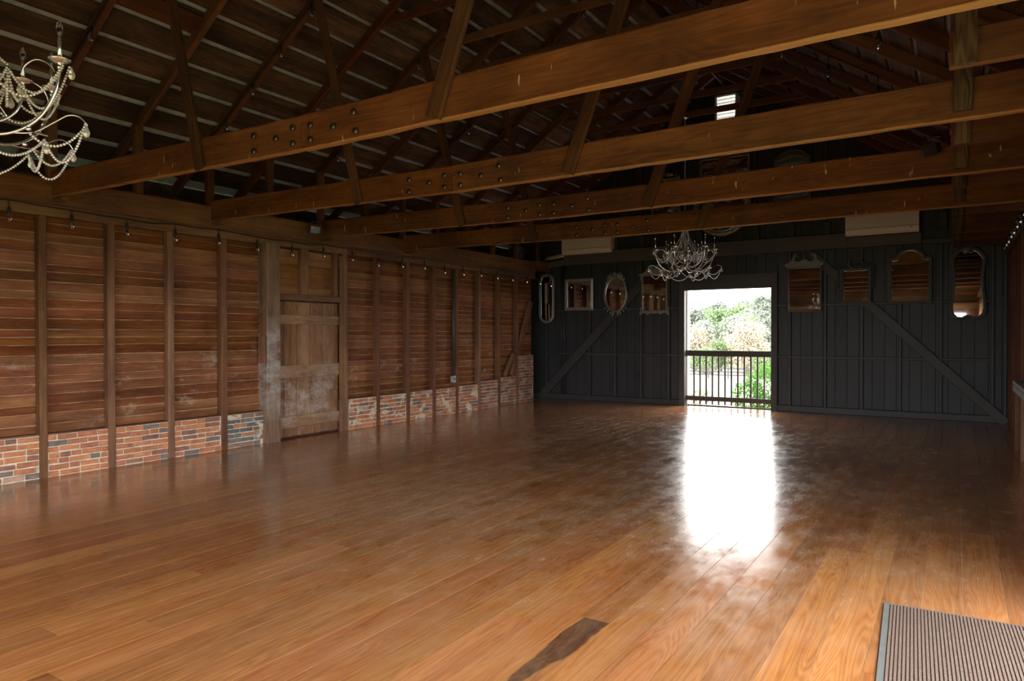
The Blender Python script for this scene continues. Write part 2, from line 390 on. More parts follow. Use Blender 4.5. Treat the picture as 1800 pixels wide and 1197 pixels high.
def swag(a, b, drop, n=12):
    a, b = Vector(a), Vector(b)
    return [a + (b - a) * (i / n) - Vector((0, 0, drop * 4 * (i / n) * (1 - i / n))) for i in range(n + 1)]

# ================================================================== FLOOR
fm = MB(); fm.box((-8.45, YF - .1, -.10), (XR + .15, YB + .28, -.003)); fm.box((-9.1, 13.9, -.10), (-8.45, YB + .28, -.003))
floor = struct(fm.build('floor', 'seam_dust'), 'varnished orange brown pine plank floor of the hall', 'floor')
XS = [-.75, -.555, -.345, -1.18, -1.39, -1.60, -1.81]        # seams read off the photograph near the camera
x = -8.42; cols = []
while x < XR + .1:
    wdt = R.uniform(.185, .215)
    cols.append((x, min(x + wdt, XR + .12))); x += wdt
streak_done = False
for (a, b) in cols:
    if b - a < .04: continue
    y = YF - R.uniform(0, 3.0)
    streak = (a < -1.71 < b)
    cuts = [YF]
    if streak: cuts += [0.0, 3.40, 7.1, 11.0]
    else:
        y = YF + R.uniform(.8, 4.2)
        while y < YB - .6: cuts.append(y); y += R.uniform(2.6, 4.6)
    cuts.append(YB + .16)
    for i, (c, d) in enumerate(zip(cuts, cuts[1:])):
        mt = 'floor_varnish'
        Lb = d - c - .002
        if streak and abs(d - 3.40) < .01:
            # the streaked board: its local origin sits 0.45 m short of the joint
            bar('plank', ((a + b) / 2, c, -.01), ((a + b) / 2, 1.95, -.01), b - a - .0028, .02, mt, floor)
            o = bar('plank', ((a + b) / 2, 1.952, -.01), ((a + b) / 2, 3.398, -.01), b - a - .0028, .02, 'floor_varnish_streaked', floor)
            continue
        bar('plank', ((a + b) / 2, c, -.01 + R.uniform(-.0006, .0006)), ((a + b) / 2, c + Lb, -.01), b - a - .0032, .02, mt, floor, var=0)

# ================================================================== LEFT WALL
wl = MB(); wl.box((-8.48, YF, -.1), (-8.435, 13.97, 3.30)); wl.box((-9.10, 13.90, -.1), (-9.06, YB + .12, 3.30)); wl.box((-9.10, 13.90, -.1), (-8.435, 13.95, 3.30))
wl.box((-9.20, YF, 2.90), (-9.16, YB + .1, 3.62)); wl.box((-9.20, YF, 2.86), (-8.435, YB + .1, 2.90))
wall_left = struct(wl.build('wall_left', 'roof_plank_wood'), 'left timber wall of dark lapped boards over low brick infill', 'wall')
STUD = [-1.53, -.80, -.07, .66, 1.39, 2.12, 2.85, 3.58, 4.30, 5.03, 5.78, 8.74, 9.51, 10.25, 10.97, 11.73, 12.47, 13.20]
for y in STUD:
    bar('stud', (XL - .05, y, 0), (XL - .05, y, 2.84), .085 + R.uniform(-.008, .008), .10, 'stud_wood', wall_left, (1, 0, 0), 10, .003)
# lapped siding boards
PIT = .112
rows = []; z = .44
while z < 2.88: rows.append((z, R.choice([.112, .118, .108, .122, .100, .115, .082]))); z += rows[-1][1]
for i, (z, PIT) in enumerate(rows):
    j0 = R.choice([2.85, 2.12, 3.58]); j1 = R.choice([10.25, 10.97, 11.73])
    hgt = .138
    segs = [(YF, j0), (j0, 6.5), (7.93, j1), (j1, 13.95)] if z < 2.86 else [(YF, 6.5), (6.5, 13.95)]
    for a, b in segs:
        dz = R.uniform(-.006, .006)
        o = bar('plank', (-8.402, a + .001, z + PIT - hgt / 2 + .016 + dz), (-8.402, b - .001, z + PIT - hgt / 2 + .016 + R.uniform(-.005, .005)), hgt, .016, 'siding', wall_left, (1, 0, -.26), 6, .0022)
PIT = .112
for i in range(6):
    z = 2.14 + PIT * i
    bar('plank', (-8.398, 6.62, z + .06), (-8.398, 7.98, z + .06), PIT + .012, .016, 'siding_transom', wall_left, (1, 0, -.2), 4, .002)
# wall plate and the beam on it
for a, b in ((YF, 3.1), (3.1, 8.02), (8.02, 13.96)):
    bar('wall_plate', (XL - .07, a, 2.90), (XL - .07, b, 2.90), .13, .16, 'plate_wood', wall_left, (1, 0, 0), 12, .004)
bar('eave_beam', (XL - .075, 13.97, 3.17), (XL - .075, YB + .05, 3.17), .22, .19, 'plate_wood', wall_left, (1, 0, 0), 2, .003)
for a, b in ((YF, 3.72), (3.72, 9.4), (9.4, 13.96)):
    bar('eave_beam', (XL - .075, a, 3.105), (XL - .075, b, 3.105), .28, .19, 'plate_wood', wall_left, (1, 0, 0), 14, .005)
for y in RAF:
    if y > YF: bar('stub_post', (XL - .05, y - .01, 3.24), (XL - .05, y - .01, zr(XL) + .03), .10, .08, 'rafter_wood', wall_left, (1, 0, 0))
# brick infill
BT = {2.85: .46, 3.58: .455, 4.30: .455, 5.03: .45, 5.78: .45, 8.03: .49, 8.74: .49, 9.51: .50, 10.25: .50, 10.97: .51, 11.73: .56, 12.47: .60, 13.20: 1.06}
bays = [(2.12, 2.85), (2.85, 3.58), (3.58, 4.30), (4.30, 5.03), (5.03, 5.78), (5.78, 6.42), (8.03, 8.74), (8.74, 9.51), (9.51, 10.25), (10.25, 10.97), (10.97, 11.73), (11.73, 12.47), (12.47, 13.20), (13.20, 13.96)]
bays += [(-2.26, -1.53), (-1.53, -.80), (-.80, -.07), (-.07, .66), (.66, 1.39), (1.39, 2.12)]
def brick_mesh(L, mat, v):
    return bar_mesh(L, .0535, .07, mat, 2, .0026, v)
far = MB()
for bi, (a, b) in enumerate(bays):
    a2, b2 = a + .044, b - .044
    if a == 5.78: b2 = 6.40
    top = BT.get(a, .46) if a < 13.5 else 1.06
    mo = MB(); mo.box((-8.40, a2 - .005, -.02), (-8.300, b2 + .005, top)); mt = 'brick_clay_burnt' if a == 5.78 else 'brick_clay' if a < 7 else 'brick_clay_smeared'
    panel = mo.build('brick_panel', 'mortar', wall_left)
    course = top / round(top / .066); k = 0; z = .004
    while z + .045 < top:
        y = a2 + .004 + (0 if k % 2 else -.105) + R.uniform(-.02, .02); 
        while y < b2 - .03:
            Lb = R.choice([.20, .20, .205, .195, .10]); y0 = max(y, a2 + .002); y1 = min(y + Lb, b2 - .002)
            if y1 - y0 > .035:
                Lq = round((y1 - y0 - .0) / .01) * .01
                cy = (y0 + y1) / 2; cz = z + .029 + R.uniform(-.003, .003)
                if 2 < a < 11:
                    o = link('brick', brick_mesh(Lq - .001, mt, R.randrange(3)), panel, mat=Matrix.Translation((-8.327 + R.uniform(-.003, .005), cy, cz)) @ Matrix.Rotation(math.radians(90), 4, 'Z') @ Matrix.Rotation(math.radians(90 + R.uniform(-1, 1)), 4, 'X'))
                else:
                    jx = R.uniform(-.003, .004)
                    far.box((-8.36, cy - Lq / 2, cz - .0285), (-8.293 + jx, cy + Lq / 2, cz + .0285), R.randrange(3))
            y += Lb + .014
        z += course; k += 1
    if a < 12: bar('sill_strip', (-8.345, a2, top + .009), (-8.345, b2, top + .009), .10, .016, 'stud_wood', wall_left)
for nm, cc in (('brick_far_red', (.26, .105, .062)), ('brick_far_brown', (.17, .085, .062)), ('brick_far_pale', (.30, .20, .14))): plain(nm, cc, .92, var=.35, nscale=9, bump=.4)
tag(far.build('far_bricks', ['brick_far_red', 'brick_far_brown', 'brick_far_pale'], wall_left), kind='stuff')
# recess at the far corner, painted dark like the gable
for i in range(4): bar('recess_plank', (-9.045, 14.02 + .2 * i, 0), (-9.045, 14.02 + .2 * i, 3.2), .196, .02, 'charcoal_paint', wall_left, (1, 0, 0))
bar('recess_return', (-8.72, 13.965, 0), (-8.72, 13.965, 2.86), .66, .02, 'stud_wood', wall_left, (0, 1, 0))
for i in range(3): bar('plank', (-9.0 + .2 * i, 13.95, -.01), (-9.0 + .2 * i, YB + .14, -.01), .197, .02, 'floor_varnish', floor)
# corner brace at the far end
bar('corner_brace', (-8.33, 13.02, .62), (-8.33, 13.86, 2.30), .16, .05, 'stud_wood', wall_left, (1, 0, 0), 4, .003)
bar('corner_brace', (-8.33, 12.72, .62), (-8.33, 13.1, 1.10), .12, .05, 'stud_wood', wall_left, (1, 0, 0), 4, .003)
# heavy door post, jambs, transom
bar('door_post', (-8.31, 6.52, 0), (-8.31, 6.52, 2.86), .235, .225, 'post_wood', wall_left, (1, 0, 0), 14, .006)
bar('post_cleat', (-8.27, 6.385, 1.52), (-8.27, 6.385, 1.86), .05, .11, 'stud_wood', wall_left, (1, 0, 0), 2, .003)
bar('post_cleat', (-8.265, 6.38, 1.14), (-8.265, 6.38, 1.53), .075, .12, 'stud_wood', wall_left, (1, 0, 0), 4, .006)
bar('jamb_stud', (-8.33, 7.985, 0), (-8.33, 7.985, 2.84), .085, .11, 'stud_wood', wall_left, (1, 0, 0), 6, .002)
bar('jamb_board', (-8.30, 7.905, .30), (-8.30, 7.905, 2.80), .062, .05, 'jamb_wood', wall_left, (1, 0, 0), 6, .002)
bar('jamb_board', (-8.29, 7.905, 0), (-8.29, 7.905, .50), .10, .06, 'stud_wood', wall_left, (1, 0, 0), 2, .002)
bar('transom_rail', (-8.31, 6.64, 2.10), (-8.31, 7.87, 2.10), .095, .08, 'stud_wood', wall_left, (1, 0, 0), 4, .002)
bar('transom_stud', (-8.33, 7.17, 2.14), (-8.33, 7.17, 2.84), .135, .09, 'stud_wood', wall_left, (1, 0, 0), 4, .002)
bar('transom_stud', (-8.34, 7.80, 2.14), (-8.34, 7.80, 2.84), .075, .09, 'stud_wood', wall_left, (1, 0, 0), 4, .002)
# ledged plank door
door = struct(empty('door_1', (-8.33, 7.255, 0)), 'ledged brown plank door with whitish wear between post and jamb', 'door')
yy = -.615
for wd_ in (.16, .245, .255, .25, .25, .07):
    if yy + wd_ > .63: wd_ = .615 - yy
    bar('door_plank', (-.02, yy + wd_ / 2, .03), (-.02, yy + wd_ / 2, 2.035), wd_ - .009, .028, 'door_wood', door, (1, 0, 0), 4, .001); yy += wd_
for z0, z1 in ((1.70, 1.84), (.90, 1.09), (.16, .33)):
    bar('door_ledge', (.005, -.61, (z0 + z1) / 2), (.005, .61, (z0 + z1) / 2), z1 - z0, .026, 'door_wood', door, (1, 0, 0), 4, .001)
bar('door_latch', (.03, -.615, 1.135), (.03, -.53, 1.135), .035, .03, 'rafter_wood', door, (1, 0, 0))
# conduit with switch box
cd = empty('conduit', (-8.26, 10.86, 0))
t = MB(); t.tube([(-.05, 0, 2.8), (-.05, 0, .72)], .014, 8); t.tube([(-.06, .045, 2.8), (-.06, .045, .72)], .011, 8); t.build('conduit_pipe', 'conduit_grey', cd)
t = MB(); t.box((-.09, -.03, .60), (-.02, .055, .73)); sb = t.build('switch_box', 'box_grey', cd); t = MB(); t.box((-.022, -.004, .65), (-.012, .022, .69)); t.build('socket_face', 'black_rubber', sb)
tag(cd, 'grey metal conduit ending in an outlet box on the plank wall', 'conduit')

# ================================================================== ROOF
cm = MB()
DEP = .15                                    # rafter depth (vertical)
for sgn in (-1, 1):
    xe = XC + sgn * 5.12
    z0, z1 = zr(XC) + DEP + .05, zr(xe) + DEP + .05
    P = [(XC, z0), (xe, z1), (xe, z1 + .05), (XC, z0 + .05)]
    cm.add([(px, YF - .3, pz) for px, pz in P] + [(px, YB + .5, pz) for px, pz in P],
           [(0, 1, 2, 3), (7, 6, 5, 4), (0, 4, 5, 1), (1, 5, 6, 2), (2, 6, 7, 3), (3, 7, 4, 0)])
ceiling = struct(cm.build('ceiling', 'roofing_felt'), 'open barn roof of spaced dark boards on rafters', 'ceiling')
cosr = 1 / math.sqrt(1 + SL * SL)
for sgn in (-1, 1):
    nrm = Vector((-sgn * SL, 0, -1)).normalized()
    for i in range(17):
        xc = XC + sgn * (.12 + .3035 * i + .13)
        if abs(xc - XC) > 5.05: continue
        zc = zr(xc) + DEP + .012 / cosr
        wd_ = .305 + R.uniform(-.022, .022)
        cuts = [YF - .25, RAF[3 + R.randrange(0, 4)], RAF[9 + R.randrange(0, 4)], RAF[14 + R.randrange(0, 3)], YB + .45] if sgn < 0 else [YF - .25, RAF[5 + R.randrange(0, 3)], RAF[11 + R.randrange(0, 3)], YB + .45]
        for a, b in zip(cuts, cuts[1:]):
            bar('plank', (xc, a + .002, zc), (xc, b - .002, zc), wd_ + R.uniform(-.012, .012), .022, 'roof_plank_wood', ceiling, nrm, 4, .002)
    for y in RAF:
        xe = XC + sgn * 5.05
        n2 = Vector((sgn * SL, 0, 1)).normalized()
        dz = DEP / 2
        bar('rafter', (XC + sgn * .02, y, zr(XC) + dz), (xe, y, zr(xe) + dz), .062, DEP * cosr, 'rafter_wood', ceiling, n2, 12, .003)
for y in RAF:
    if y > 1.0: bar('collar_tie', (XC - 2.12, y + .05, 5.53), (XC + 2.12, y + .05, 5.53), .11, .045, 'rafter_wood', ceiling, (0, 1, 0), 6, .002)
bar('ridge_board', (XC, YF - .2, zr(XC) + .04), (XC, YB + .4, zr(XC) + .04), .22, .03, 'rafter_wood', ceiling, (1, 0, 0))
# blocking piece between two rafters seen high up at the near end
bar('blocking_board', (-7.05, RAF[6] + .03, zr(-7.05) + .10), (-7.05, RAF[7] - .03, zr(-7.05) + .10), .24, .03, 'rafter_wood', ceiling, (-SL, 0, 1))
# joists and hangers in the side aisle
for y in RAF:
    if y < YF + .1 or y > YB - .1: continue
    near = min(abs(y - t_) for t_ in (3.70, 5.61, 7.52, 9.43)) < .1
    bar('hanger_post', (.045, y - .058, 3.045), (.045, y - .058, zr(.045) + .1), .112, .035, 'hanger_wood', ceiling, (0, 1, 0), 5, .002)
    if not near: bar('aisle_joist', (-.03, y, 3.15), (.86, y, 3.15), .21, .055, 'rafter_wood', ceiling, (0, 1, 0), 4, .002)
# trusses
bolt = MB(); bolt.lathe([(.0, -.022), (.026, -.022), (.026, -.016), (.013, -.014), (.013, -.003), (.0, -.003)], n=8)
bolt.v = [(p[0], p[2], p[1]) for p in bolt.v]; bolt.f = [f[::-1] for f in bolt.f]; bolt_me = bolt.mesh('bolt', 'steel_bolt')
TR = [(3.70, 'the one closest to the mat'), (5.61, 'second from the mat'), (7.52, 'third from the mat'), (9.43, 'farthest from the mat')]
for ti, (y, wh) in enumerate(TR):
    t = empty('roof_truss', (XC, y, 3.0))
    tag(t, 'brown timber roof truss spanning the hall, ' + wh, 'truss', 'roof trusses')
    def pt(x, z, dy=0): return (x - XC, dy, z - 3.0)
    H = .265
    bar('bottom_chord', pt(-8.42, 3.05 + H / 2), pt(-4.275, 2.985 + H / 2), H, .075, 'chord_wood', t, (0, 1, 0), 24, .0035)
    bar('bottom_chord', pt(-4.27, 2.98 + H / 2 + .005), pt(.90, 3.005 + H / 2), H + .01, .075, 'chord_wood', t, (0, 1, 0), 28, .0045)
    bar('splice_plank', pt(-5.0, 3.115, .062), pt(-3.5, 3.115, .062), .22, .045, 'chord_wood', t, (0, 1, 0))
    bar('web', pt(-5.55, 3.0, -.058), pt(-6.22, 5.5, -.058), .115, .04, 'web_wood', t, (0, 1, 0), 8, .0025)
    bar('web', pt(-2.95, 3.0, -.058), pt(-2.02, 5.45, -.058), .125, .04, 'web_wood', t, (0, 1, 0), 8, .0025)
    bar('bearing_block', pt(-8.36, 3.005), pt(-8.05, 3.01), .035, .07, 'plate_wood', t, (0, 1, 0))
    for bx, bz in ((-4.83, 3.17), (-4.83, 3.045), (-4.56, 3.11), (-4.36, 3.16), (-4.36, 3.04), (-4.16, 3.15), (-4.16, 3.04), (-3.91, 3.10), (-3.70, 3.17), (-3.68, 3.03)):
        link('bolt', bolt_me, t, pt(bx, bz, -.038))
# ================================================================== BACK WALL
YP = YB + .09                                # face of the boards behind the studs
VENT = (-4.25, -3.83, 5.95, 6.54)
def ztop(x): return zr(x) + DEP + .03
wb = MB()
def sheath(mb, y0, y1, x0, x1, z0, z1):      # gable-shaped sheet between x0 and x1; z1 None = up to the roof
    if z1 is None:
        xs = [x0] + ([XC] if x0 < XC < x1 else []) + [x1]
        P = [(x0, z0), (x1, z0)] + [(xx, ztop(xx) + .1) for xx in reversed(xs)]
        mb.prism(P, y0, y1)
    else: mb.box((x0, y0, z0), (x1, y1, z1))
y0, y1 = YP + .02, YP + .05
sheath(wb, y0, y1, -9.2, DOOR_B[0] - .1, -.1, None); sheath(wb, y0, y1, DOOR_B[1] + .1, XR + .3, -.1, None)
xa, xb = DOOR_B[0] - .1, DOOR_B[1] + .1
sheath(wb, y0, y1, xa, VENT[0], 2.55, None); sheath(wb, y0, y1, VENT[1], xb, 2.55, None)
sheath(wb, y0, y1, VENT[0], VENT[1], 2.55, VENT[2]); sheath(wb, y0, y1, VENT[0], VENT[1], VENT[3], None)
wall_back = struct(wb.build('wall_back', 'charcoal_paint'), 'charcoal painted gable wall of vertical boards, studs and braces', 'wall')
x = -9.05
while x < XR + .1:
    wd_ = R.uniform(.19, .23); xm = x + wd_ / 2
    segs = [(0.0, 3.3), (3.302, ztop(xm) - .05 - .5 * SL * wd_)]
    if x + wd_ > DOOR_B[0] - .03 and x < DOOR_B[1] + .03: segs = [(2.52, 3.3), segs[1]]
    if x + wd_ > VENT[0] and x < VENT[1]: segs = [segs[0], (3.302, VENT[2] - .02), (VENT[3] + .02, segs[1][1])]
    for a, b in segs:
        if b - a > .05: bar('plank', (xm, YP + .008, a), (xm, YP + .008, b), wd_ - .004, .018, 'charcoal_paint', wall_back, (0, 1, 0))
    x += wd_
BS = [-8.35, -7.20, -6.55, -5.92, -5.28, -2.77, -2.12, -1.48, -.845, -.205, .56, .74]
for xs in BS:
    bar('stud', (xs, YB + .045, .12), (xs, YB + .045, 3.18), .05, .09, 'charcoal_trim', wall_back, (0, 1, 0))
for xs in [-7.85, -7.2, -6.55, -5.92, -5.28, -4.62, -3.45, -2.77, -2.12, -1.48, -.845, -.205]:
    zt = min(ztop(xs) - .2, 6.6)
    bar('stud', (xs, YB + .045, 3.46), (xs, YB + .045, zt), .05, .09, 'charcoal_trim', wall_back, (0, 1, 0))
    bar('stud_block', (xs + .03, YB + .04, 3.46), (xs + .03, YB + .04, 3.72), .12, .10, 'charcoal_trim', wall_back, (0, 1, 0))
for z in (1.09, 2.12):
    e = [-8.4] + [b_ for b_ in BS if b_ > -8.2]
    for a, b in zip(e, e[1:]):
        if a < -4 < b:
            bar('rail', (a + .025, YB + .05, z), (-5.04, YB + .05, z), .05, .075, 'charcoal_trim', wall_back, (0, 1, 0))
            bar('rail', (-3.0, YB + .05, z), (b - .025, YB + .05, z), .05, .075, 'charcoal_trim', wall_back, (0, 1, 0)); continue
        if b - a > .3: bar('rail', (a + .025, YB + .05, z + R.uniform(-.012, .012)), (b - .025, YB + .05, z), .05, .075, 'charcoal_trim', wall_back, (0, 1, 0))
bar('sole_plate', (-9.0, YB + .04, .06), (-5.04, YB + .04, .06), .12, .10, 'charcoal_trim', wall_back, (0, 1, 0))
bar('sole_plate', (-3.0, YB + .04, .06), (.78, YB + .04, .06), .12, .10, 'charcoal_trim', wall_back, (0, 1, 0))
bar('brace', (-8.52, YB + .0, .02), (-5.86, YB + .0, 2.72), .20, .05, 'charcoal_trim', wall_back, (0, 1, 0))
bar('brace', (-2.36, YB + .0, 3.10), (.76, YB + .0, .0), .165, .05, 'charcoal_trim', wall_back, (0, 1, 0))
bar('wall_beam', (-7.80, YB - .06, 3.32), (-3.9, YB - .06, 3.32), .28, .14, 'beam_paint', wall_back, (0, 1, 0), 8, .002)
bar('wall_beam', (-3.9, YB - .06, 3.32), (-1.73, YB - .06, 3.325), .28, .14, 'beam_paint', wall_back, (0, 1, 0), 8, .002)
bar('wall_beam', (-1.725, YB - .055, 3.28), (-.51, YB - .055, 3.28), .20, .13, 'beam_paint', wall_back, (0, 1, 0), 4, .002)
bar('wall_beam', (-.51, YB + .02, 3.22), (.80, YB + .02, 3.22), .09, .10, 'charcoal_trim', wall_back, (0, 1, 0))
bar('wall_beam', (-8.4, YB - .03, 3.2), (-7.80, YB - .03, 3.25), .14, .12, 'beam_paint', wall_back, (0, 1, 0))
# door surround
bar('door_jamb', (-4.975, YB + .05, 0), (-4.975, YB + .05, 2.82), .125, .16, 'charcoal_trim', wall_back, (0, 1, 0))
bar('door_jamb', (-3.06, YB + .05, 0), (-3.06, YB + .05, 2.82), .125, .16, 'charcoal_trim', wall_back, (0, 1, 0))
bar('door_header', (-4.91, YB + .03, 2.64), (-3.12, YB + .03, 2.64), .31, .10, 'charcoal_trim', wall_back, (0, 1, 0))
bar('outer_reveal', (-4.905, YB + .20, 0), (-4.905, YB + .20, 2.5), .03, .14, 'vent_white', wall_back, (0, 1, 0))
t = MB(); t.box((-5.0, YB - .02, -.02), (-3.03, YB + .42, -.004)); t.build('threshold', 'gate_paint', wall_back)
# louvred vent in the gable
vn = empty('gable_vent', ((VENT[0] + VENT[1]) / 2, YB + .05, VENT[2]))
hw, hh = (VENT[1] - VENT[0]) / 2, VENT[3] - VENT[2]
for nm, a, b, wd_ in (('vent_frame', (-hw, 0, 0), (-hw, 0, hh), .045), ('vent_frame', (hw, 0, 0), (hw, 0, hh), .045), ('vent_frame', (-hw, 0, 0), (hw, 0, 0), .045), ('vent_frame', (-hw, 0, hh), (hw, 0, hh), .045)):
    bar(nm, a, b, wd_, .09, 'vent_white', vn, (0, 1, 0))
for i in range(7):
    z = .03 + i * (hh - .05) / 7
    bar('vent_slat', (-hw + .02, .05, z + .03), (hw - .02, .05, z + .03), .078, .010, 'vent_white', vn, (0, .7, .7))
tag(vn, 'small white louvred vent high in the dark gable', 'vent')
# half gate with balusters
gt = struct(empty('door_2', (-4.02, YB + .12, 0)), 'dark railing half gate across the bright doorway', 'gate')
bar('gate_rail', (-.90, 0, 1.135), (.90, 0, 1.135), .125, .05, 'gate_paint', gt, (0, 1, 0))
bar('gate_rail', (-.90, 0, .165), (.90, 0, .165), .10, .045, 'gate_paint', gt, (0, 1, 0))
for i in range(12):
    xx = -.735 + i * .1335
    bar('baluster', (xx, .035, .035), (xx, .035, 1.12), .034, .034, 'gate_paint', gt, (0, 1, 0))
bar('gate_track', (-.90, .03, .012), (.90, .03, .012), .03, .024, 'gate_paint', gt, (0, 0, 1))
# wall air conditioners
def ac(loc, wdt, label):
    a = empty('air_conditioner', loc)
    prof = [(0, .0), (-.16, .0), (-.215, .03), (-.235, .09), (-.235, .36), (-.215, .40), (0, .41)]    # y, z
    mb = MB(); n = len(prof); h_ = wdt / 2
    mb.add([(-h_, y, z) for y, z in prof] + [(h_, y, z) for y, z in prof], [tuple(range(n)), tuple(range(2 * n - 1, n - 1, -1))] + [(i, i + n, (i + 1) % n + n, (i + 1) % n) for i in range(n)])
    for f in range(len(mb.f)): mb.f[f] = mb.f[f][::-1]
    o = mb.build('case', 'ac_plastic', a)
    bar('air_flap', (-h_ + .04, -.205, .055), (h_ - .04, -.205, .055), .10, .012, 'ac_plastic', a, (0, -1, -.42))
    mb = MB(); mb.box((-h_ + .01, -.238, .118), (h_ - .01, -.234, .124)); mb.build('panel_gap', 'ac_dark', a)
    mb = MB(); mb.box((h_ - .14, -.239, .08), (h_ - .11, -.233, .095)); mb.build('indicator', 'ac_dark', a)
    tag(a, label, 'air conditioner', 'wall air conditioners')
ac((-7.175, YB - .0, 3.41), 1.25, 'white wall air conditioner on the beam above the square mirror')
ac((-1.14, YB - .0, 3.39), 1.20, 'white wall air conditioner on the beam above the arched mirror')
pp = MB(); pp.tube([(-7.80, YB - .10, 3.44), (-8.30, YB - .10, 3.38)], .022, 8); pp.tube([(-7.79, YB - .14, 3.39), (-8.35, YB - .14, 3.33)], .020, 8)
tag(pp.build('refrigerant_pipe', 'pipe_white'), 'pair of pale insulated pipes leading from the air conditioner into the corner', 'pipe')
pp = MB()
for xx in (-7.955, -7.905, -7.865): pp.tube([(xx, YB + .03, 0), (xx, YB + .03, 3.2)], .017, 8)
tag(pp.build('conduit', 'charcoal_trim'), 'bundle of dark painted pipes running up the charcoal wall', 'conduit')
pp = MB(); pp.box((-6.02, YB - .012, .56), (-5.95, YB + .01, .69)); ol = pp.build('outlet', 'black_rubber'); tag(ol, 'black outlet box low on a charcoal wall stud', 'outlet')

# ================================================================== RIGHT WALL
wr = MB(); x0, x1 = XR + .13, XR + .17
edges = sorted({YF, YB + .1} | {v for o_ in OPEN_R for v in o_[:2]})
for a, b in zip(edges, edges[1:]):
    op = [o_ for o_ in OPEN_R if o_[0] == a]
    wr.box((x0, a, op[0][3] if op else -.1), (x1, b, 3.55))
wall_right = struct(wr.build('wall_right', 'green_grey_paint'), 'right side wall with dark studs and pale header', 'wall')
def in_open(y): return any(o_[0] - .05 < y < o_[1] + .05 for o_ in OPEN_R)
for y in [5.6, 6.4, 7.15, 7.9, 8.65, 9.4, 10.15, 10.9, 11.52, 12.41, 13.18, 13.8, 14.4]:
    bar('stud', (XR + .055, y, 0), (XR + .055, y, 2.92), .085, .11, 'rafter_wood', wall_right, (1, 0, 0), 6, .003)
for (a, b, z0, z1) in OPEN_R:
    for y in (a - .05, b + .05): bar('opening_jamb', (XR + .06, y, 0), (XR + .06, y, 2.92), .11, .13, 'stud_wood', wall_right, (1, 0, 0), 6, .002)
    bar('opening_header', (XR + .06, a, z1 + .08), (XR + .06, b, z1 + .08), .18, .13, 'stud_wood', wall_right, (1, 0, 0), 6, .002)
bar('wall_plate', (XR + .03, YF, 2.985), (XR + .03, YB + .05, 2.985), .15, .17, 'hanger_wood', wall_right, (1, 0, 0), 14, .004)
z = .05
while z < 2.9:                                # siding boards between the studs
    e = [YF] + [v for o_ in OPEN_R for v in (o_[0] - .1, o_[1] + .1)] + [9.4, YB + .06]
    for a, b in ((e[0], e[1]), (e[2], e[3]), (e[4], e[5]), (e[5], e[6])):
        if b - a > .1: bar('plank', (XR + .118, a, z + .11), (XR + .118, b, z + .11), .215, .016, 'green_grey_paint' if a > 9 else 'siding', wall_right, (1, 0, 0))
    z += .22
# eave closing on the right
wr2 = MB(); wr2.box((XR + .22, YF, 3.0), (XR + .26, YB + .1, 3.70)); wr2.build('eave_board', 'rafter_wood', wall_right)
for y in (9.0, 11.45): bar('corner_board', (XR - .01, y + .03, .0), (XR - .01, y + .03, 2.9), .05, .04, 'rafter_wood', wall_right, (1, 0, 0), 4, .002)
# drink shelf along the right wall
sh = empty('wall_shelf', (XR - .02, 10.4, 0))
bar('shelf_top', (.0, -1.1, .90), (.0, 1.02, .90), .20, .045, 'grey_board_wood', sh, (0, 0, 1), 6, .002)
bar('shelf_apron', (-.085, -1.1, .83), (-.085, 1.02, .83), .085, .028, 'grey_board_wood', sh, (1, 0, 0), 4, .002)
for y in (-1.0, .0, .97): bar('leg', (-.05, y, 0), (-.05, y, .875), .06, .055, 'stud_wood', sh, (1, 0, 0))
tag(sh, 'weathered grey plank ledge on legs along the right wall', 'shelf')

# ================================================================== FRONT WALL (behind the camera)
wf = MB(); sheath(wf, YF - .09, YF - .05, -9.2, ADDED_OPEN_F[0], -.1, None); sheath(wf, YF - .09, YF - .05, ADDED_OPEN_F[1], XR + .3, -.1, None)
sheath(wf, YF - .09, YF - .05, ADDED_OPEN_F[0], ADDED_OPEN_F[1], ADDED_OPEN_F[3], None)
wall_front = struct(wf.build('wall_front', 'roof_plank_wood'), 'plank wall behind the camera, seen only in the mirrors', 'wall')
z = 0.0; i = 0
while z < 6.8:
    hgt = R.uniform(.17, .22)
    half = (7.0 - (z + hgt)) / SL if z > 3.0 else 99
    a, b = max(-8.42, XC - half), min(XR + .1, XC + half)
    if b - a > .3:
        cut = R.uniform(-5.5, -2.5)
        for c, d in (((a, cut), (cut, b)) if z + hgt > ADDED_OPEN_F[3] + .02 else ((a, ADDED_OPEN_F[0]), (ADDED_OPEN_F[1], b))):
            if d - c > .1: bar('plank', (c, YF - .03 + R.uniform(-.004, .004), z + hgt / 2), (d - .002, YF - .03, z + hgt / 2), hgt - .004, .022, 'front_wall_wood', wall_front, (0, 1, 0), 4, .002)
    z += hgt
for xs in [-7.6, -6.7, -6.1, ADDED_OPEN_F[0] - .06, ADDED_OPEN_F[1] + .06]:
    bar('stud', (xs, YF + .02, 0), (xs, YF + .02, 2.55), .12, .09, 'stud_wood', wall_front, (0, 1, 0), 4, .002)
bar('wall_beam', (-8.4, YF + .05, 2.62), (XR, YF + .05, 2.62), .20, .16, 'jamb_wood', wall_front, (0, 1, 0), 6, .003)
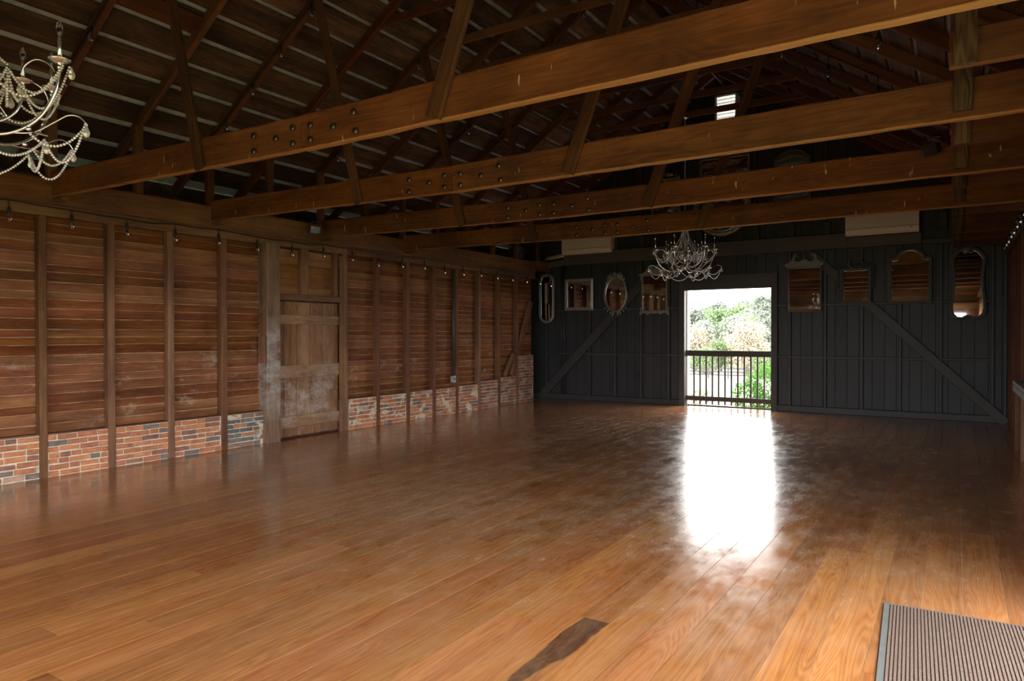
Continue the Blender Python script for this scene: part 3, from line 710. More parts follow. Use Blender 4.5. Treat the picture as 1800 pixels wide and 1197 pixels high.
# ================================================================== MIRRORS
def resample(poly, angs, c=(0, 0)):
    out = []
    n = len(poly)
    for a in angs:
        dx, dz = math.cos(a), math.sin(a); best = None
        for i in range(n):
            (x1, z1), (x2, z2) = poly[i], poly[(i + 1) % n]
            x1 -= c[0]; x2 -= c[0]; z1 -= c[1]; z2 -= c[1]
            ex, ez = x2 - x1, z2 - z1; den = dx * ez - dz * ex
            if abs(den) < 1e-12: continue
            t_ = (x1 * ez - z1 * ex) / den; u = (x1 * dz - z1 * dx) / den
            if t_ > 0 and -1e-6 <= u <= 1 + 1e-6 and (best is None or t_ < best): best = t_
        out.append((c[0] + dx * best, c[1] + dz * best))
    return out
def inset(poly, d):
    """offset a counter-clockwise outline inwards"""
    n = len(poly); out = []
    for i in range(n):
        p0, p1, p2 = Vector(poly[i - 1]), Vector(poly[i]), Vector(poly[(i + 1) % n])
        a, b = (p1 - p0).normalized(), (p2 - p1).normalized()
        na, nb = Vector((-a.y, a.x)), Vector((-b.y, b.x)); m_ = na + nb
        k = m_.dot(na); m_ = m_ / max(k, .35)
        out.append((p1.x + m_.x * d, p1.y + m_.y * d))
    return out
def frame_mesh(name, outer, inner, mat, parent, d=.035, fine=False):
    """moulded ring between two outlines, standing off the wall towards -y"""
    angs = sorted({round(math.atan2(z, x), 5) for x, z in outer + inner} | {round(-math.pi + 2 * math.pi * i / 48, 5) for i in range(48)})
    o, i_ = resample(outer, angs), resample(inner, angs); n = len(angs)
    def lp(a, b, t_): return (a[0] + (b[0] - a[0]) * t_, a[1] + (b[1] - a[1]) * t_)
    loops = [(0, 0.0), (0, -d * .55), (.18, -d * .8), (.38, -d), (.58, -d * .75), (.78, -d * .85), (1, -d * .45), (1, 0.0)]
    mb = MB(); vs = []; fs = []
    for t_, y in loops: vs += [(lp(a, b, t_)[0], y, lp(a, b, t_)[1]) for a, b in zip(o, i_)]
    K = len(loops)
    for k in range(K - 1):
        for j in range(n): fs.append((k * n + j, k * n + (j + 1) % n, (k + 1) * n + (j + 1) % n, (k + 1) * n + j))
    mb.add(vs, fs); return mb.build(name, mat, parent)
def glass_mesh(poly, parent, y=-.006):
    angs = sorted({round(math.atan2(z, x), 5) for x, z in poly}); p = resample(poly, angs); n = len(p)
    mb = MB(); mb.add([(x, y, z) for x, z in p] + [(x, y + .004, z) for x, z in p], [tuple(range(n)), tuple(range(2 * n - 1, n - 1, -1))] + [((i + 1) % n, i, i + n, (i + 1) % n + n) for i in range(n)])
    return mb.build('glass', 'mirror_glass', parent)
def ell(a, b, n=40, c=(0, 0)): return [(c[0] + a * math.cos(2 * math.pi * i / n), c[1] + b * math.sin(2 * math.pi * i / n)) for i in range(n)]
def rect(a, b): return [(-a, -b), (a, -b), (a, b), (-a, b)]
def mirror(x, z, label, y=None, tilt=0.0):
    m_ = empty('wall_mirror', (x, YB - .032 if y is None else y, z)); m_.rotation_euler = (math.radians(tilt), 0, 0)
    tag(m_, label, 'mirror', 'framed mirrors on the dark wall'); return m_
def scroll(mb, c, r0, turns, s, y, rad, a0=0.0):
    pts = []
    for i in range(22):
        t_ = i / 21; a = a0 + s * t_ * turns * 2 * math.pi; r = r0 * (1 - .8 * t_)
        pts.append((c[0] + r * math.cos(a), y, c[1] + r * math.sin(a)))
    mb.tube(pts, [rad * (1 - .4 * i / 21) for i in range(22)], 6)
def leaf(mb, x, z, ang, L, W, y=-.03, th=.012):
    dx, dz = math.cos(ang), math.sin(ang); nx, nz = -dz, dx
    P = [(0, 0), (.35, .5), (.7, .38), (1, 0), (.7, -.38), (.35, -.5)]
    vs = [(x + dx * a * L + nx * b * W, y, z + dz * a * L + nz * b * W) for a, b in P]; vs.append((x + dx * .45 * L, y - th, z + dz * .45 * L))
    vs += [(p[0], y + .012, p[2]) for p in vs[:6]]
    fs = [(i, (i + 1) % 6, 6) for i in range(6)] + [((i + 1) % 6, i, i + 7, (i + 1) % 6 + 7) for i in range(6)] + [tuple(range(12, 6, -1))]
    mb.add(vs, fs)
# 1 tall oval in the corner
m1 = mirror(-8.06, 2.405, 'narrow tall oval mirror in the corner beside the brick end', YB - .04)
def stad(a, b, n=12):
    c = b - a; return [(a * math.cos(math.pi * i / n), c + a * math.sin(math.pi * i / n)) for i in range(n + 1)] + [(-a * math.cos(math.pi * i / n), -c - a * math.sin(math.pi * i / n)) for i in range(n + 1)]
m1.location.x = -8.29; m1.location.y = YB - .085; m1.rotation_euler.z = math.radians(12)
frame_mesh('frame', stad(.20, .60), stad(.135, .535), 'pewter_frame', m1, .04); glass_mesh(stad(.14, .54), m1)
# 2 square with textured silver border
m2 = mirror(-7.445, 2.48, 'square mirror in a wide textured silver frame')
frame_mesh('frame', rect(.375, .375), rect(.30, .30), 'silver_frame', m2, .04); glass_mesh(rect(.305, .305), m2)
mb = MB()
for i in range(30):
    t_ = -.355 + .71 * i / 29
    for q in ((t_, .34), (t_, -.34), (.34, t_), (-.34, t_)): mb.blob((q[0], -.034, q[1]), (.013, .012, .017))
tag(mb.build('beaded_border', 'silver_frame', m2), kind='stuff')
# 3 oval with carved garland
m3 = mirror(-6.51, 2.45, 'oval mirror in a carved silver frame with a leafy crest')
frame_mesh('frame', ell(.295, .405), ell(.25, .36), 'silver_frame', m3, .045); glass_mesh(ell(.255, .365), m3)
mb = MB()
for i in range(72):
    a = 2 * math.pi * i / 72; leaf(mb, .275 * math.cos(a), .385 * math.sin(a), a + (1.0 if i % 2 else -1.0), .036, .026)
for i in range(15):
    a = math.pi * (.22 + .56 * i / 14); k = .12 - .075 * abs(i - 7) / 7
    leaf(mb, .27 * math.cos(a), .40 * math.sin(a), a + R.uniform(-.7, .7), k + .02, .035, -.035); mb.blob((.285 * math.cos(a), -.045, .44 * math.sin(a)), .016)
for s_ in (-1, 1):
    scroll(mb, (s_ * .14, .42), .07, 1.2, s_, -.035, .014, math.pi / 2); scroll(mb, (s_ * .1, -.43), .05, 1.1, -s_, -.03, .012, -math.pi / 2)
    for i in range(4): leaf(mb, s_ * (.05 + .06 * i), -.40 + .012 * i * i, -math.pi / 2 + s_ * (.2 + .3 * i), .065, .035)
tag(mb.build('carved_garland', 'silver_frame', m3), kind='stuff')
# 4 fretwork mirror under the chandelier
def fret(top):                               # half outline mirrored
    if top: h_ = [(.335, .0), (.345, .03), (.31, .045), (.27, .055), (.22, .08), (.17, .13), (.14, .20), (.10, .235), (.05, .215), (.03, .16), (.0, .15)]
    else: h_ = [(.335, .0), (.345, -.06), (.32, -.09), (.285, -.075), (.26, -.04), (.21, -.05), (.15, -.085), (.10, -.055), (.05, -.045), (.0, -.075)]
    return h_
m4 = mirror(-5.585, 2.455, 'tall mirror with scalloped fretwork crest and apron behind the chandelier')
frame_mesh('frame', rect(.30, .40), rect(.268, .378), 'pewter_frame', m4, .03); glass_mesh(rect(.27, .38), m4)
for top in (True, False):
    h_ = fret(top); P = [(x_, (.395 if top else -.395) + z_) for x_, z_ in h_]; Q = [(-x_, z_) for x_, z_ in P[::-1]][1:]
    poly = P + Q
    if not top: poly = poly[::-1]
    mb = MB(); mb.prism(poly, -.022, 0); mb.build('crest' if top else 'apron', 'pewter_frame', m4)
mb = MB()
for s_ in (-1, 1):
    for z_ in (.36, .31, -.33, -.37): mb.blob((s_ * .318, -.012, z_), (.022, .01, .03))
    scroll(mb, (s_ * .335, .42), .03, 1.1, s_, -.02, .009)
    scroll(mb, (s_ * .325, -.46), .028, 1.1, -s_, -.02, .009)
tag(mb.build('ear_scrolls', 'pewter_frame', m4), kind='stuff')
# 5 broken-pediment mirror
m5 = mirror(-2.49, 2.44, 'grey mirror with swan-neck scroll pediment right of the doorway')
frame_mesh('frame', rect(.32, .455), rect(.287, .405), 'slate_frame', m5, .035); glass_mesh(rect(.29, .41), m5)
half = [(.345, .475), (.345, .50), (.30, .515), (.25, .545), (.225, .60), (.205, .66), (.165, .69), (.125, .675), (.125, .645), (.155, .635), (.175, .61), (.17, .555), (.13, .53), (.08, .535), (.045, .565), (.0, .575)]
poly = [(.345, .43)] + half + [(-x_, z_) for x_, z_ in half[::-1]][1:] + [(-.345, .43)]
mb = MB(); mb.prism(poly, -.028, 0); mb.build('pediment', 'slate_frame', m5)
mb = MB(); mb.box((-.36, -.05, .47), (.36, 0, .49)); mb.box((-.345, -.042, .435), (.345, 0, .47)); mb.build('cornice', 'slate_frame', m5)
mb = MB()
for s_ in (-1, 1): scroll(mb, (s_ * .142, .655), .032, 1.2, s_, -.03, .012)
mb.lathe([(.0, .57), (.022, .575), (.012, .60), (.02, .625), (.008, .65), (.014, .67), (.0, .685)], (0, -.015, 0), 8); tag(mb.build('finial', 'slate_frame', m5), kind='stuff')
# 6 wreath mirror
m6 = mirror(-1.58, 2.46, 'small dark carved mirror with a round wreath crest and side swags')
frame_mesh('frame', rect(.27, .335), rect(.21, .285), 'black_frame', m6, .04); glass_mesh(rect(.215, .29), m6)
mb = MB()
for i in range(26):
    t_ = -1 + 2 * i / 25
    for q in ((t_ * .25, .315), (t_ * .25, -.315), (.245, t_ * .31), (-.245, t_ * .31)): mb.blob((q[0], -.04, q[1]), .012)
tag(mb.build('beaded_border', 'pewter_frame', m6), kind='stuff')
mb = MB()
for i in range(26):
    a = 2 * math.pi * i / 26; leaf(mb, .115 * math.cos(a), .43 + .115 * math.sin(a), a + 1.9, .06, .035); 
for s_ in (-1, 1):
    for i in range(6): leaf(mb, s_ * (.11 + .03 * i), .37 + .012 * (i % 2), math.pi / 2 - s_ * (.5 + .15 * i), .09 - .006 * i, .035)
    for i in range(9):
        for k in (-1, 1): leaf(mb, s_ * (.285 + .006 * math.sin(i)), .33 - .045 * i, -math.pi / 2 + k * .6, .06 - .002 * i, .034)
    mb.blob((s_ * .29, -.03, .35), .03)
for i in range(7): mb.blob((.03 * math.cos(i), -.035, .40 + .02 * math.sin(i * 1.3)), .016)
mb.tube([(.115 * math.cos(2 * math.pi * i / 20), -.025, .43 + .115 * math.sin(2 * math.pi * i / 20)) for i in range(20)], .016, 6, closed=True)
tag(mb.build('carved_wreath', 'black_frame', m6), kind='stuff')
# 7 arched mirror
m7 = mirror(-.69, 2.53, 'broad arched-top mirror in a slate frame, second from the right wall')
def arch(a, zb, zs, zt, sh):                 # half width, bottom, shoulder, top, shoulder run
    rr_ = a - sh; pts = [(-a, zb), (a, zb), (a, zs), (rr_ + sh * .25, zs + .0)]
    pts += [(rr_ * math.cos(math.pi * i / 14) , zs + .012 + (zt - zs - .012) * math.sin(math.pi * i / 14)) for i in range(15)]
    return pts + [(-rr_ - sh * .25, zs), (-a, zs)]
o7 = arch(.352, -.43, .425, .585, .12); i7 = arch(.302, -.385, .36, .54, .11)
frame_mesh('frame', o7, i7, 'slate_frame', m7, .04); glass_mesh(i7, m7)
mb = MB()
for s_ in (-1, 1):
    for z_ in (-.37, -.2, 0, .2, .35): leaf(mb, s_ * .30, z_, math.pi / 2, .07, .03); scroll(mb, (s_ * .285, z_), .02, .8, s_, -.03, .006)
for i in range(9): mb.blob((-.08 + .02 * i, -.04, .565 - .004 * abs(i - 4)), .013)
tag(mb.build('carved_edge', 'slate_frame', m7), kind='stuff')
# 8 cartouche mirror
m8 = mirror(.20, 2.45, 'tall waisted mirror with shell crest beside the right wall')
hf = [(0, -.615), (.06, -.625), (.11, -.655), (.19, -.65), (.255, -.585), (.278, -.48), (.27, -.33), (.245, -.12), (.235, .05), (.245, .22), (.265, .36), (.262, .45), (.235, .485), (.205, .535), (.16, .585), (.09, .612), (.0, .60)]
o8 = hf + [(-x_, z_) for x_, z_ in hf[::-1]][1:-1]; i8 = [(x_ * .80, z_ * .915 - .003) for x_, z_ in o8]
frame_mesh('frame', o8, i8, 'slate_frame', m8, .045); glass_mesh(i8, m8)
mb = MB()
for i in range(7): leaf(mb, 0, .575, math.pi / 2 + (i - 3) * .33, .095, .05, -.05)
for s_ in (-1, 1):
    scroll(mb, (s_ * .045, .555), .045, 1.2, s_, -.05, .013, math.pi / 2)
    scroll(mb, (s_ * .06, -.62), .03, 1.0, -s_, -.04, .01)
tag(mb.build('shell_crest', 'slate_frame', m8), kind='stuff')
# upper row on the gable
m9 = mirror(-4.09, 4.19, 'big round mirror in a thick bark-like silver ring above the chandelier', YB - .10)
frame_mesh('frame', ell(.60, .60), ell(.475, .475), 'silver_frame', m9, .07); glass_mesh(ell(.48, .48), m9)
mb = MB()
for i in range(70):
    a = 2 * math.pi * i / 70; leaf(mb, .51 * math.cos(a), .51 * math.sin(a), a + R.uniform(-.9, .9), R.uniform(.06, .1), .035, -.06, .02)
tag(mb.build('rim_texture', 'pewter_frame', m9), kind='stuff')
m10 = mirror(-4.055, 5.06, 'wide rectangular mirror in a plain grey frame high on the gable')
frame_mesh('frame', rect(.525, .19), rect(.475, .145), 'pewter_frame', m10, .03); glass_mesh(rect(.48, .15), m10)
m11 = mirror(-2.72, 4.62, 'dark arched panel mirror high on the gable, right of the round one')
hf = [(-.35, -.50), (.35, -.50), (.35, .43), (.30, .45), (.27, .48), (.2, .55), (.1, .595), (0, .605), (-.1, .595), (-.2, .55), (-.27, .48), (-.30, .45), (-.35, .43)]
frame_mesh('frame', hf, rect(.29, .27), 'slate_frame', m11, .04); 
g_ = MB(); g_.box((-.295, -.008, -.44), (.295, -.004, .275)); g_.build('glass', 'mirror_glass', m11)
mb = MB(); mb.tube([(.30 * math.cos(a), -.035, .40 + .16 * math.sin(a)) for a in [math.pi * i / 12 for i in range(13)]], .012, 6); mb.box((-.32, -.05, .32), (.32, -.01, .36)); tag(mb.build('moulding', 'slate_frame', m11), kind='stuff')
m12 = mirror(-5.33, 4.50, 'gable mirror with a carved openwork crest, left of the round one')
frame_mesh('frame', rect(.33, .45), rect(.285, .40), 'pewter_frame', m12, .03); glass_mesh(rect(.29, .405), m12)
mb = MB()
for s_ in (-1, 1):
    scroll(mb, (s_ * .26, .47), .06, 1.2, -s_, -.03, .014); scroll(mb, (s_ * .10, .50), .05, 1.2, s_, -.03, .013)
    for i in range(4): leaf(mb, s_ * .04 * i, .48, math.pi / 2 - s_ * .35 * i, .12 - .015 * i, .05)
tag(mb.build('crest', 'pewter_frame', m12), kind='stuff')
# ================================================================== CHANDELIERS
def rz_pts(prof, n=None): return [(r, 0, z) for r, z in prof]
def smooth_path(pts, k=5):
    """Catmull-Rom through the points"""
    P = [Vector(p) for p in pts]; out = []
    for i in range(len(P) - 1):
        a, b, c, d = P[max(i - 1, 0)], P[i], P[i + 1], P[min(i + 2, len(P) - 1)]
        for j in range(k):
            t_ = j / k
            out.append(.5 * ((2 * b) + (c - a) * t_ + (2 * a - 5 * b + 4 * c - d) * t_ * t_ + (3 * b - a - 3 * c + d) * t_ ** 3))
    return out + [P[-1]]
def crystal(mb, x, y, z, s=1.0):
    n = 6; prof = [(.0, 0), (.006, -.012), (.017, -.04), (.019, -.052), (.012, -.066), (.0, -.072)]
    mb.lathe([(r * s, h_ * s) for r, h_ in prof], (x, y, z), n, 0, False)
def candle_mesh():
    a = MB(); a.lathe([(.0, -.03), (.010, -.028), (.014, -.015), (.008, -.004), (.030, .002), (.055, .014), (.056, .017), (.03, .008), (.012, .006), (.0, .006)], n=14)
    b = MB(); b.lathe([(.0, .006), (.0105, .006), (.0105, .115), (.007, .125), (.0, .125)], n=8)
    c = MB(); c.lathe([(.006, .124), (.012, .135), (.0175, .152), (.016, .172), (.009, .192), (.002, .205), (.0, .206)], n=10)
    d = MB(); d.tube([(.004, 0, .136), (.004, 0, .168)], .0022, 4); d.tube([(-.004, 0, .136), (-.004, 0, .168)], .0022, 4); d.tube([(0, .004, .136), (0, .004, .168)], .0022, 4)
    return a.mesh('drip_pan', 'chrome_silver'), b.mesh('candle', 'chrome_silver'), c.mesh('bulb', 'glass_clear'), d.mesh('filament', 'filament_amber')
CAND = candle_mesh()
def chandelier(loc, rot, scale, top_z, label):
    ch = empty('chandelier', loc, rot); ch.scale = (scale,) * 3
    tag(ch, label, 'chandelier', 'crystal chandeliers')
    H = (top_z - loc[2]) / scale
    s = MB(); s.lathe([(.0, -.36), (.02, -.35), (.035, -.32), (.028, -.29), (.016, -.25), (.03, -.18), (.034, -.1), (.022, 0), (.030, .1), (.034, .3), (.026, .44), (.045, .47), (.052, .50), (.02, .53), (.008, .60), (.0, .60)], n=12)
    s.build('stem', 'chrome_silver', ch)
    s = MB(); zc = .60
    i = 0
    while zc < H - .03:
        q = [(.011 * math.cos(2 * math.pi * j / 8), .020 * math.sin(2 * math.pi * j / 8)) for j in range(8)]
        s.tube([((a, 0, zc + .016 + b) if i % 2 else (0, a, zc + .016 + b)) for a, b in q], .0035, 4, closed=True); zc += .031; i += 1
    s.build('chain', 'chrome_silver', ch)
    s = MB(); s.lathe([(.0, H - .035), (.015, H - .03), (.06, H - .012), (.065, H), (.0, H)], n=14); s.build('canopy', 'chrome_silver', ch)
    a = MB(); a.tube(smooth_path(rz_pts([(.03, -.28), (.09, -.35), (.20, -.385), (.32, -.365), (.43, -.29), (.505, -.16), (.53, -.03)])), .0085, 8)
    a.tube(smooth_path(rz_pts([(.47, -.22), (.515, -.11), (.49, -.02), (.42, .015), (.36, -.02), (.34, -.07)])), .0045, 6)
    a.tube(smooth_path(rz_pts([(.28, -.375), (.40, -.37), (.50, -.315), (.57, -.275), (.625, -.28), (.66, -.315)])), .0042, 6)
    a.blob((.375, 0, -.352), (.018, .014, .014)); outer_me = a.mesh('arm', 'chrome_silver')
    a = MB(); a.tube(smooth_path(rz_pts([(.03, -.22), (.10, -.29), (.20, -.29), (.28, -.22), (.31, -.12), (.31, -.09)])), .007, 8)
    a.tube(smooth_path(rz_pts([(.24, -.26), (.18, -.17), (.13, -.15), (.10, -.19)])), .004, 6); inner_me = a.mesh('arm', 'chrome_silver')
    cr = MB(); crystal(cr, 0, 0, 0); cr_me = cr.mesh('crystal', 'crystal_bead')
    lf = MB(); leaf_pts = [(.40, -.02, -.372), (.43, .012, -.366), (.47, .0, -.385), (.43, -.03, -.38)]
    lf.add(leaf_pts + [(p[0], p[1], p[2] - .006) for p in leaf_pts], [(0, 1, 2, 3), (7, 6, 5, 4), (0, 4, 5, 1), (1, 5, 6, 2), (2, 6, 7, 3), (3, 7, 4, 0)]); lf_me = lf.mesh('leaf', 'bronze_leaf')
    bd = []
    def strand(fn):
        m_ = MB(); beads(m_, fn, .0085, .0155); return m_.mesh('bead_strand', 'crystal_bead')
    def pol(r, a_, z): return (r * math.cos(a_), r * math.sin(a_), z)
    q = math.pi / 3
    bd.append(strand([pol(.045 + .0 * i, 0, .5) if i == 0 else pol(.045 + .23 * (i / 10) ** 2.2, 0, .5 - .52 * (i / 10) ** .8) for i in range(11)]))
    bd.append(strand([pol(.05 if i == 0 else .05 + .14 * (i / 10) ** 2.4, q / 2, .48 - .5 * (i / 10) ** .8) for i in range(11)]))
    bd.append(strand(swag(pol(.565, .05, -.01), pol(.31, q / 2, -.09), .16)))
    bd.append(strand(swag(pol(.31, q / 2, -.09), pol(.565, q - .05, -.01), .16)))
    bd.append(strand(swag(pol(.655, 0, -.318), pol(.43, .12, -.395), .16)))
    bd.append(strand(swag(pol(.655, .02, -.318), pol(.40, -.10, -.385), .09)))
    bd.append(strand(swag(pol(.43, .12, -.395), pol(.43, q + .12, -.395), .13)))
    bd.append(strand(swag(pol(.275, 0, -.03), pol(.31, q / 2, -.11), .10)))
    bd.append(strand(swag(pol(.275, 0, -.03), pol(.275, q, -.03), .17)))
    bd.append(strand(swag(pol(.275, 0, -.03), pol(.555, -.03, -.02), .14)))
    for k in range(6):
        ang = k * q
        for me, r, zz, off, sc in ((outer_me, .53, 0.0, 0, 1.0), (inner_me, .31, -.06, q / 2, .85)):
            arm = link('arm', me, ch); arm.rotation_euler = (0, 0, ang + off)
            for nm, cme in zip(('drip_pan', 'candle', 'bulb', 'filament'), CAND):
                c_ = link(nm, cme, arm, (r, 0, zz)); c_.scale = (sc, sc, sc * 1.12)
            if off == 0:
                for cp in ((.66, 0, -.318), (.575, .03, -.005), (.44, .05, -.40), (.32, .03, -.09)): link('crystal', cr_me, arm, cp)
                link('leaf', lf_me, arm)
        for me in bd:
            b_ = tag(link('bead_strand', me, ch), kind='stuff'); b_.rotation_euler = (0, 0, ang)
    return ch
chandelier((-4.13, 12.31, 3.07), math.radians(-31), 1.0, 5.475, 'silver crystal bead chandelier hanging before the bright doorway')
chandelier((-3.97, 1.33, 2.845), math.radians(40), .9, zr(-4.0) - .3, 'silver crystal bead chandelier cut by the left picture edge')

# ================================================================== STRING LIGHTS
sk = MB(); sk.lathe([(.0, 0), (.008, -.002), (.016, -.018), (.018, -.07), (.020, -.085), (.0, -.085)], n=8); sock_me = sk.mesh('socket', 'black_rubber')
bl = MB(); bl.lathe([(.012, -.084), (.022, -.105), (.026, -.125), (.021, -.148), (.009, -.163), (.0, -.165)], n=10); bulb_me = bl.mesh('bulb', 'glass_clear')
fl = MB(); fl.tube([(.005, 0, -.10), (.006, 0, -.135), (-.006, 0, -.10), (-.005, 0, -.135)], .0016, 4); fil_me = fl.mesh('filament', 'filament_amber')
def string_lights(label, anchors, drops, group='strings of clear bulbs'):
    """anchors: cord points; drops: (point on the cord, hang length)"""
    s = empty('string_lights', anchors[0]); tag(s, label, 'string lights', group)
    o = Vector(anchors[0]); c = MB(); c.tube([Vector(a) - o for a in anchors], .0075, 5); c.build('cord', 'black_rubber', s)
    for p, h_ in drops:
        p = Vector(p) - o
        if h_ > 0:
            d = MB(); d.tube([p, p - Vector((0, 0, h_ + .005))], .006, 4); d.build('drop_wire', 'black_rubber', s)
        k = link('socket', sock_me, s, p - Vector((0, 0, h_))); link('bulb', bulb_me, k); link('filament', fil_me, k)
an = []; dr = []; y = 2.64; i = 0
while y < 14.5:
    z = 2.925 + .015 * math.sin(i * 1.7); an.append((XL + .055, y, z)); dr.append(((XL + .055, y, z), .045 + .02 * (i % 3 == 1)))
    an.append((XL + .055, y + .30, z - .012)); y += .604; i += 1
string_lights('black cord with clear bulbs along the top of the left plank wall', an, dr)
an = []; dr = []; y = 9.1; i = 0
while y < 14.5:
    an.append((XR - .075, y, 3.10 - .01 * (i % 2))); dr.append(((XR - .075, y, 3.10 - .01 * (i % 2)), .0)); an.append((XR - .07, y + .3, 3.07)); y += .55; i += 1
string_lights('black cord with clear bulbs along the top of the right wall', an, dr)
for k, wh in ((0, 'on the rafter above the truss closest to the mat'), (2, 'on the rafter above the second truss from the mat'), (4, 'on the rafter above the third truss from the mat'), (6, 'on the rafter above the farthest truss')):
    y = RAF[6 + k] - .055; an = []; dr = []
    for i in range(8):
        x_ = -8.45 + .535 * i + (.0 if k else .52); 
        if x_ > XC - .2: break
        an.append((x_, y, zr(x_) + .05)); dr.append(((x_, y, zr(x_) + .05), 0.0))
    an.append((XC, y, zr(XC) + .02))
    for i in range(8):
        x_ = -2.98 + .55 * i + (.16 if k == 4 else 0)
        if x_ > -.25: break
        an.append((x_, y, zr(x_) + .02)); dr.append(((x_, y, zr(x_) + .02), .10))
    string_lights('clear bulbs on black cord ' + wh, an, dr)
# ================================================================== FLOOD LIGHTS
def flood(loc, rz_, label):
    f = empty('flood_light', loc, rz_); f.rotation_euler = (math.radians(20), 0, rz_)
    b = MB(); b.add([(-.075, -.05, -.05), (.075, -.05, -.05), (.075, -.05, .06), (-.075, -.05, .06), (-.05, .05, -.03), (.05, .05, -.03), (.05, .05, .04), (-.05, .05, .04)], [(0, 1, 2, 3), (7, 6, 5, 4), (0, 4, 5, 1), (1, 5, 6, 2), (2, 6, 7, 3), (3, 7, 4, 0)]); b.build('housing', 'black_metal', f)
    b = MB(); b.box((-.065, -.056, -.042), (.065, -.049, .052)); b.build('lens', 'glass_clear', f)
    b = MB(); b.tube([(-.085, 0, 0), (-.085, .03, .09), (0, .06, .11), (.085, .03, .09), (.085, 0, 0)], .007, 5); b.tube([(0, .06, .11), (0, .13, .10)], .012, 6); b.build('bracket', 'black_metal', f)
    tag(f, label, 'flood light', 'small black flood lights')
flood((-8.08, 7.17, 3.12), math.radians(60), 'small black flood light on the eave beam above the plank door')
flood((-.17, 7.36, 3.22), math.radians(-40), 'small black flood light beside the hanger post, third truss')
# ================================================================== DOOR MAT
mt_ = empty('door_mat', (-.333, 4.49, 0), math.radians(2.5))
b = MB(); b.box((0, -2.0, .0005), (1.08, 0, .006)); b.build('backing', 'mat_valley', mt_)
for a, c_ in (((0, -2.0, 0), (.028, 0, .009)), ((.028, -.012, 0), (1.08, 0, .009)), ((.028, -2.0, 0), (1.08, -1.985, .009))):
    b = MB(); b.box(a, c_); b.build('border', 'mat_rubber', mt_)
b = MB(); x_ = .034
while x_ < 1.07:
    y_ = -1.98
    while y_ < -.02:
        b.box((x_, y_, .005), (x_ + .0105, y_ + .011, .0115)); y_ += .0135
    x_ += .0165
tag(b.build('ribs', 'mat_rib', mt_), kind='stuff'); tag(mt_, 'brown ribbed door mat with grey rubber border on the pine floor', 'door mat')

# ================================================================== OUTSIDE
def ground_z(y): return -.25 if y < 20 else -.25 - 3.6 * min(1, (y - 20) / 62) ** .9
g = MB(); ys = [YB + .45, 20, 30, 42, 55, 70, 84, 100, 125]; n = len(ys)
g.add([(-90, y_, ground_z(y_)) for y_ in ys] + [(30, y_, ground_z(y_)) for y_ in ys], [(i, i + n, i + n + 1, i + 1) for i in range(n - 1)])
struct(g.build('ground', 'gravel_ground'), 'pale sunlit gravel and dry field outside the doorway', 'ground')
g = MB(); g.box((-60, -50, -.5), (60, YB + .44, -.26)); struct(g.build('lawn', 'grass_ground'), 'grass around the building, out of the picture', 'lawn')
def hill_z(x, y): return -3.85 + max(0, (y - 108)) * .085 + max(0, (y - 108)) * .0042 * (x + 47)
g = MB(); xs_ = [-130 + 10 * i for i in range(17)]; ys = [104, 112, 124, 140, 160, 180, 200]; nx = len(xs_)
g.add([(x_, y_, hill_z(x_, y_)) for y_ in ys for x_ in xs_], [(j * nx + i, j * nx + i + 1, (j + 1) * nx + i + 1, (j + 1) * nx + i) for j in range(len(ys) - 1) for i in range(nx - 1)])
struct(g.build('hill', 'hill_soil'), 'wooded hill rising beyond the fence', 'hill')
def crown_mesh(name, mat, nlobes, nleaf, size, w_, h_, seed):
    r_ = random.Random(seed); mb = MB(); lobes = []
    for i in range(nlobes):
        a = r_.uniform(0, 6.283); rr_ = w_ * .36 * math.sqrt(r_.random()); z = h_ * r_.uniform(.25, .8)
        k = 1 - .55 * abs(z / h_ - .42) / .5
        lobes.append((rr_ * math.cos(a) * k, rr_ * math.sin(a) * k, z, w_ * r_.uniform(.16, .28)))
    for i in range(nleaf):
        lx, ly, lz, lr = lobes[i % nlobes]
        d = Vector((r_.gauss(0, 1), r_.gauss(0, 1), r_.gauss(.15, 1))).normalized()
        p = Vector((lx, ly, lz)) + d * lr * r_.uniform(.7, 1.05); p.z *= 1
        u = Vector((r_.gauss(0, 1), r_.gauss(0, 1), r_.gauss(0, 1))).normalized(); v_ = u.cross(d + Vector((.1, .2, .3))).normalized(); s_ = size * r_.uniform(.6, 1.3)
        mb.add([p - u * s_, p - v_ * s_ * .6, p + u * s_, p + v_ * s_ * .6], [(0, 1, 2, 3)])
    return mb.mesh(name, mat)
def trunk_mesh(h_, r_):
    mb = MB(); mb.tube([(0, 0, -.6), (.05, 0, h_ * .3), (-.05, .06, h_ * .6), (.0, 0, h_ * .8)], [r_, r_ * .8, r_ * .5, r_ * .15], 7)
    for i in range(5):
        a = i * 1.26; mb.tube([(0, 0, h_ * (.3 + .07 * i)), (h_ * .12 * math.cos(a), h_ * .12 * math.sin(a), h_ * (.42 + .07 * i)), (h_ * .22 * math.cos(a), h_ * .22 * math.sin(a), h_ * (.52 + .07 * i))], [r_ * .4, r_ * .28, r_ * .1], 5)
    return mb.mesh('trunk', 'bark')
HC = [crown_mesh('crown', m_, 12, 1900, .26, 6.2, 8.5, 20 + i) for i, m_ in enumerate(('leaf_hill', 'leaf_hill', 'leaf_green', 'leaf_gold'))]
HT = trunk_mesh(7.5, .22)
def tree(loc, crown, tr, s_, rz_, label, group=None):
    t = empty('tree', loc, rz_); t.scale = (s_,) * 3; link('crown', crown, t); link('trunk', tr, t); tag(t, label, 'tree', group); return t
GOLD = crown_mesh('crown', 'leaf_gold', 18, 5200, .17, 7.6, 7.6, 5); GRN = crown_mesh('crown', 'leaf_green', 18, 5200, .17, 7.0, 6.6, 6); BT_ = trunk_mesh(6.2, .22)
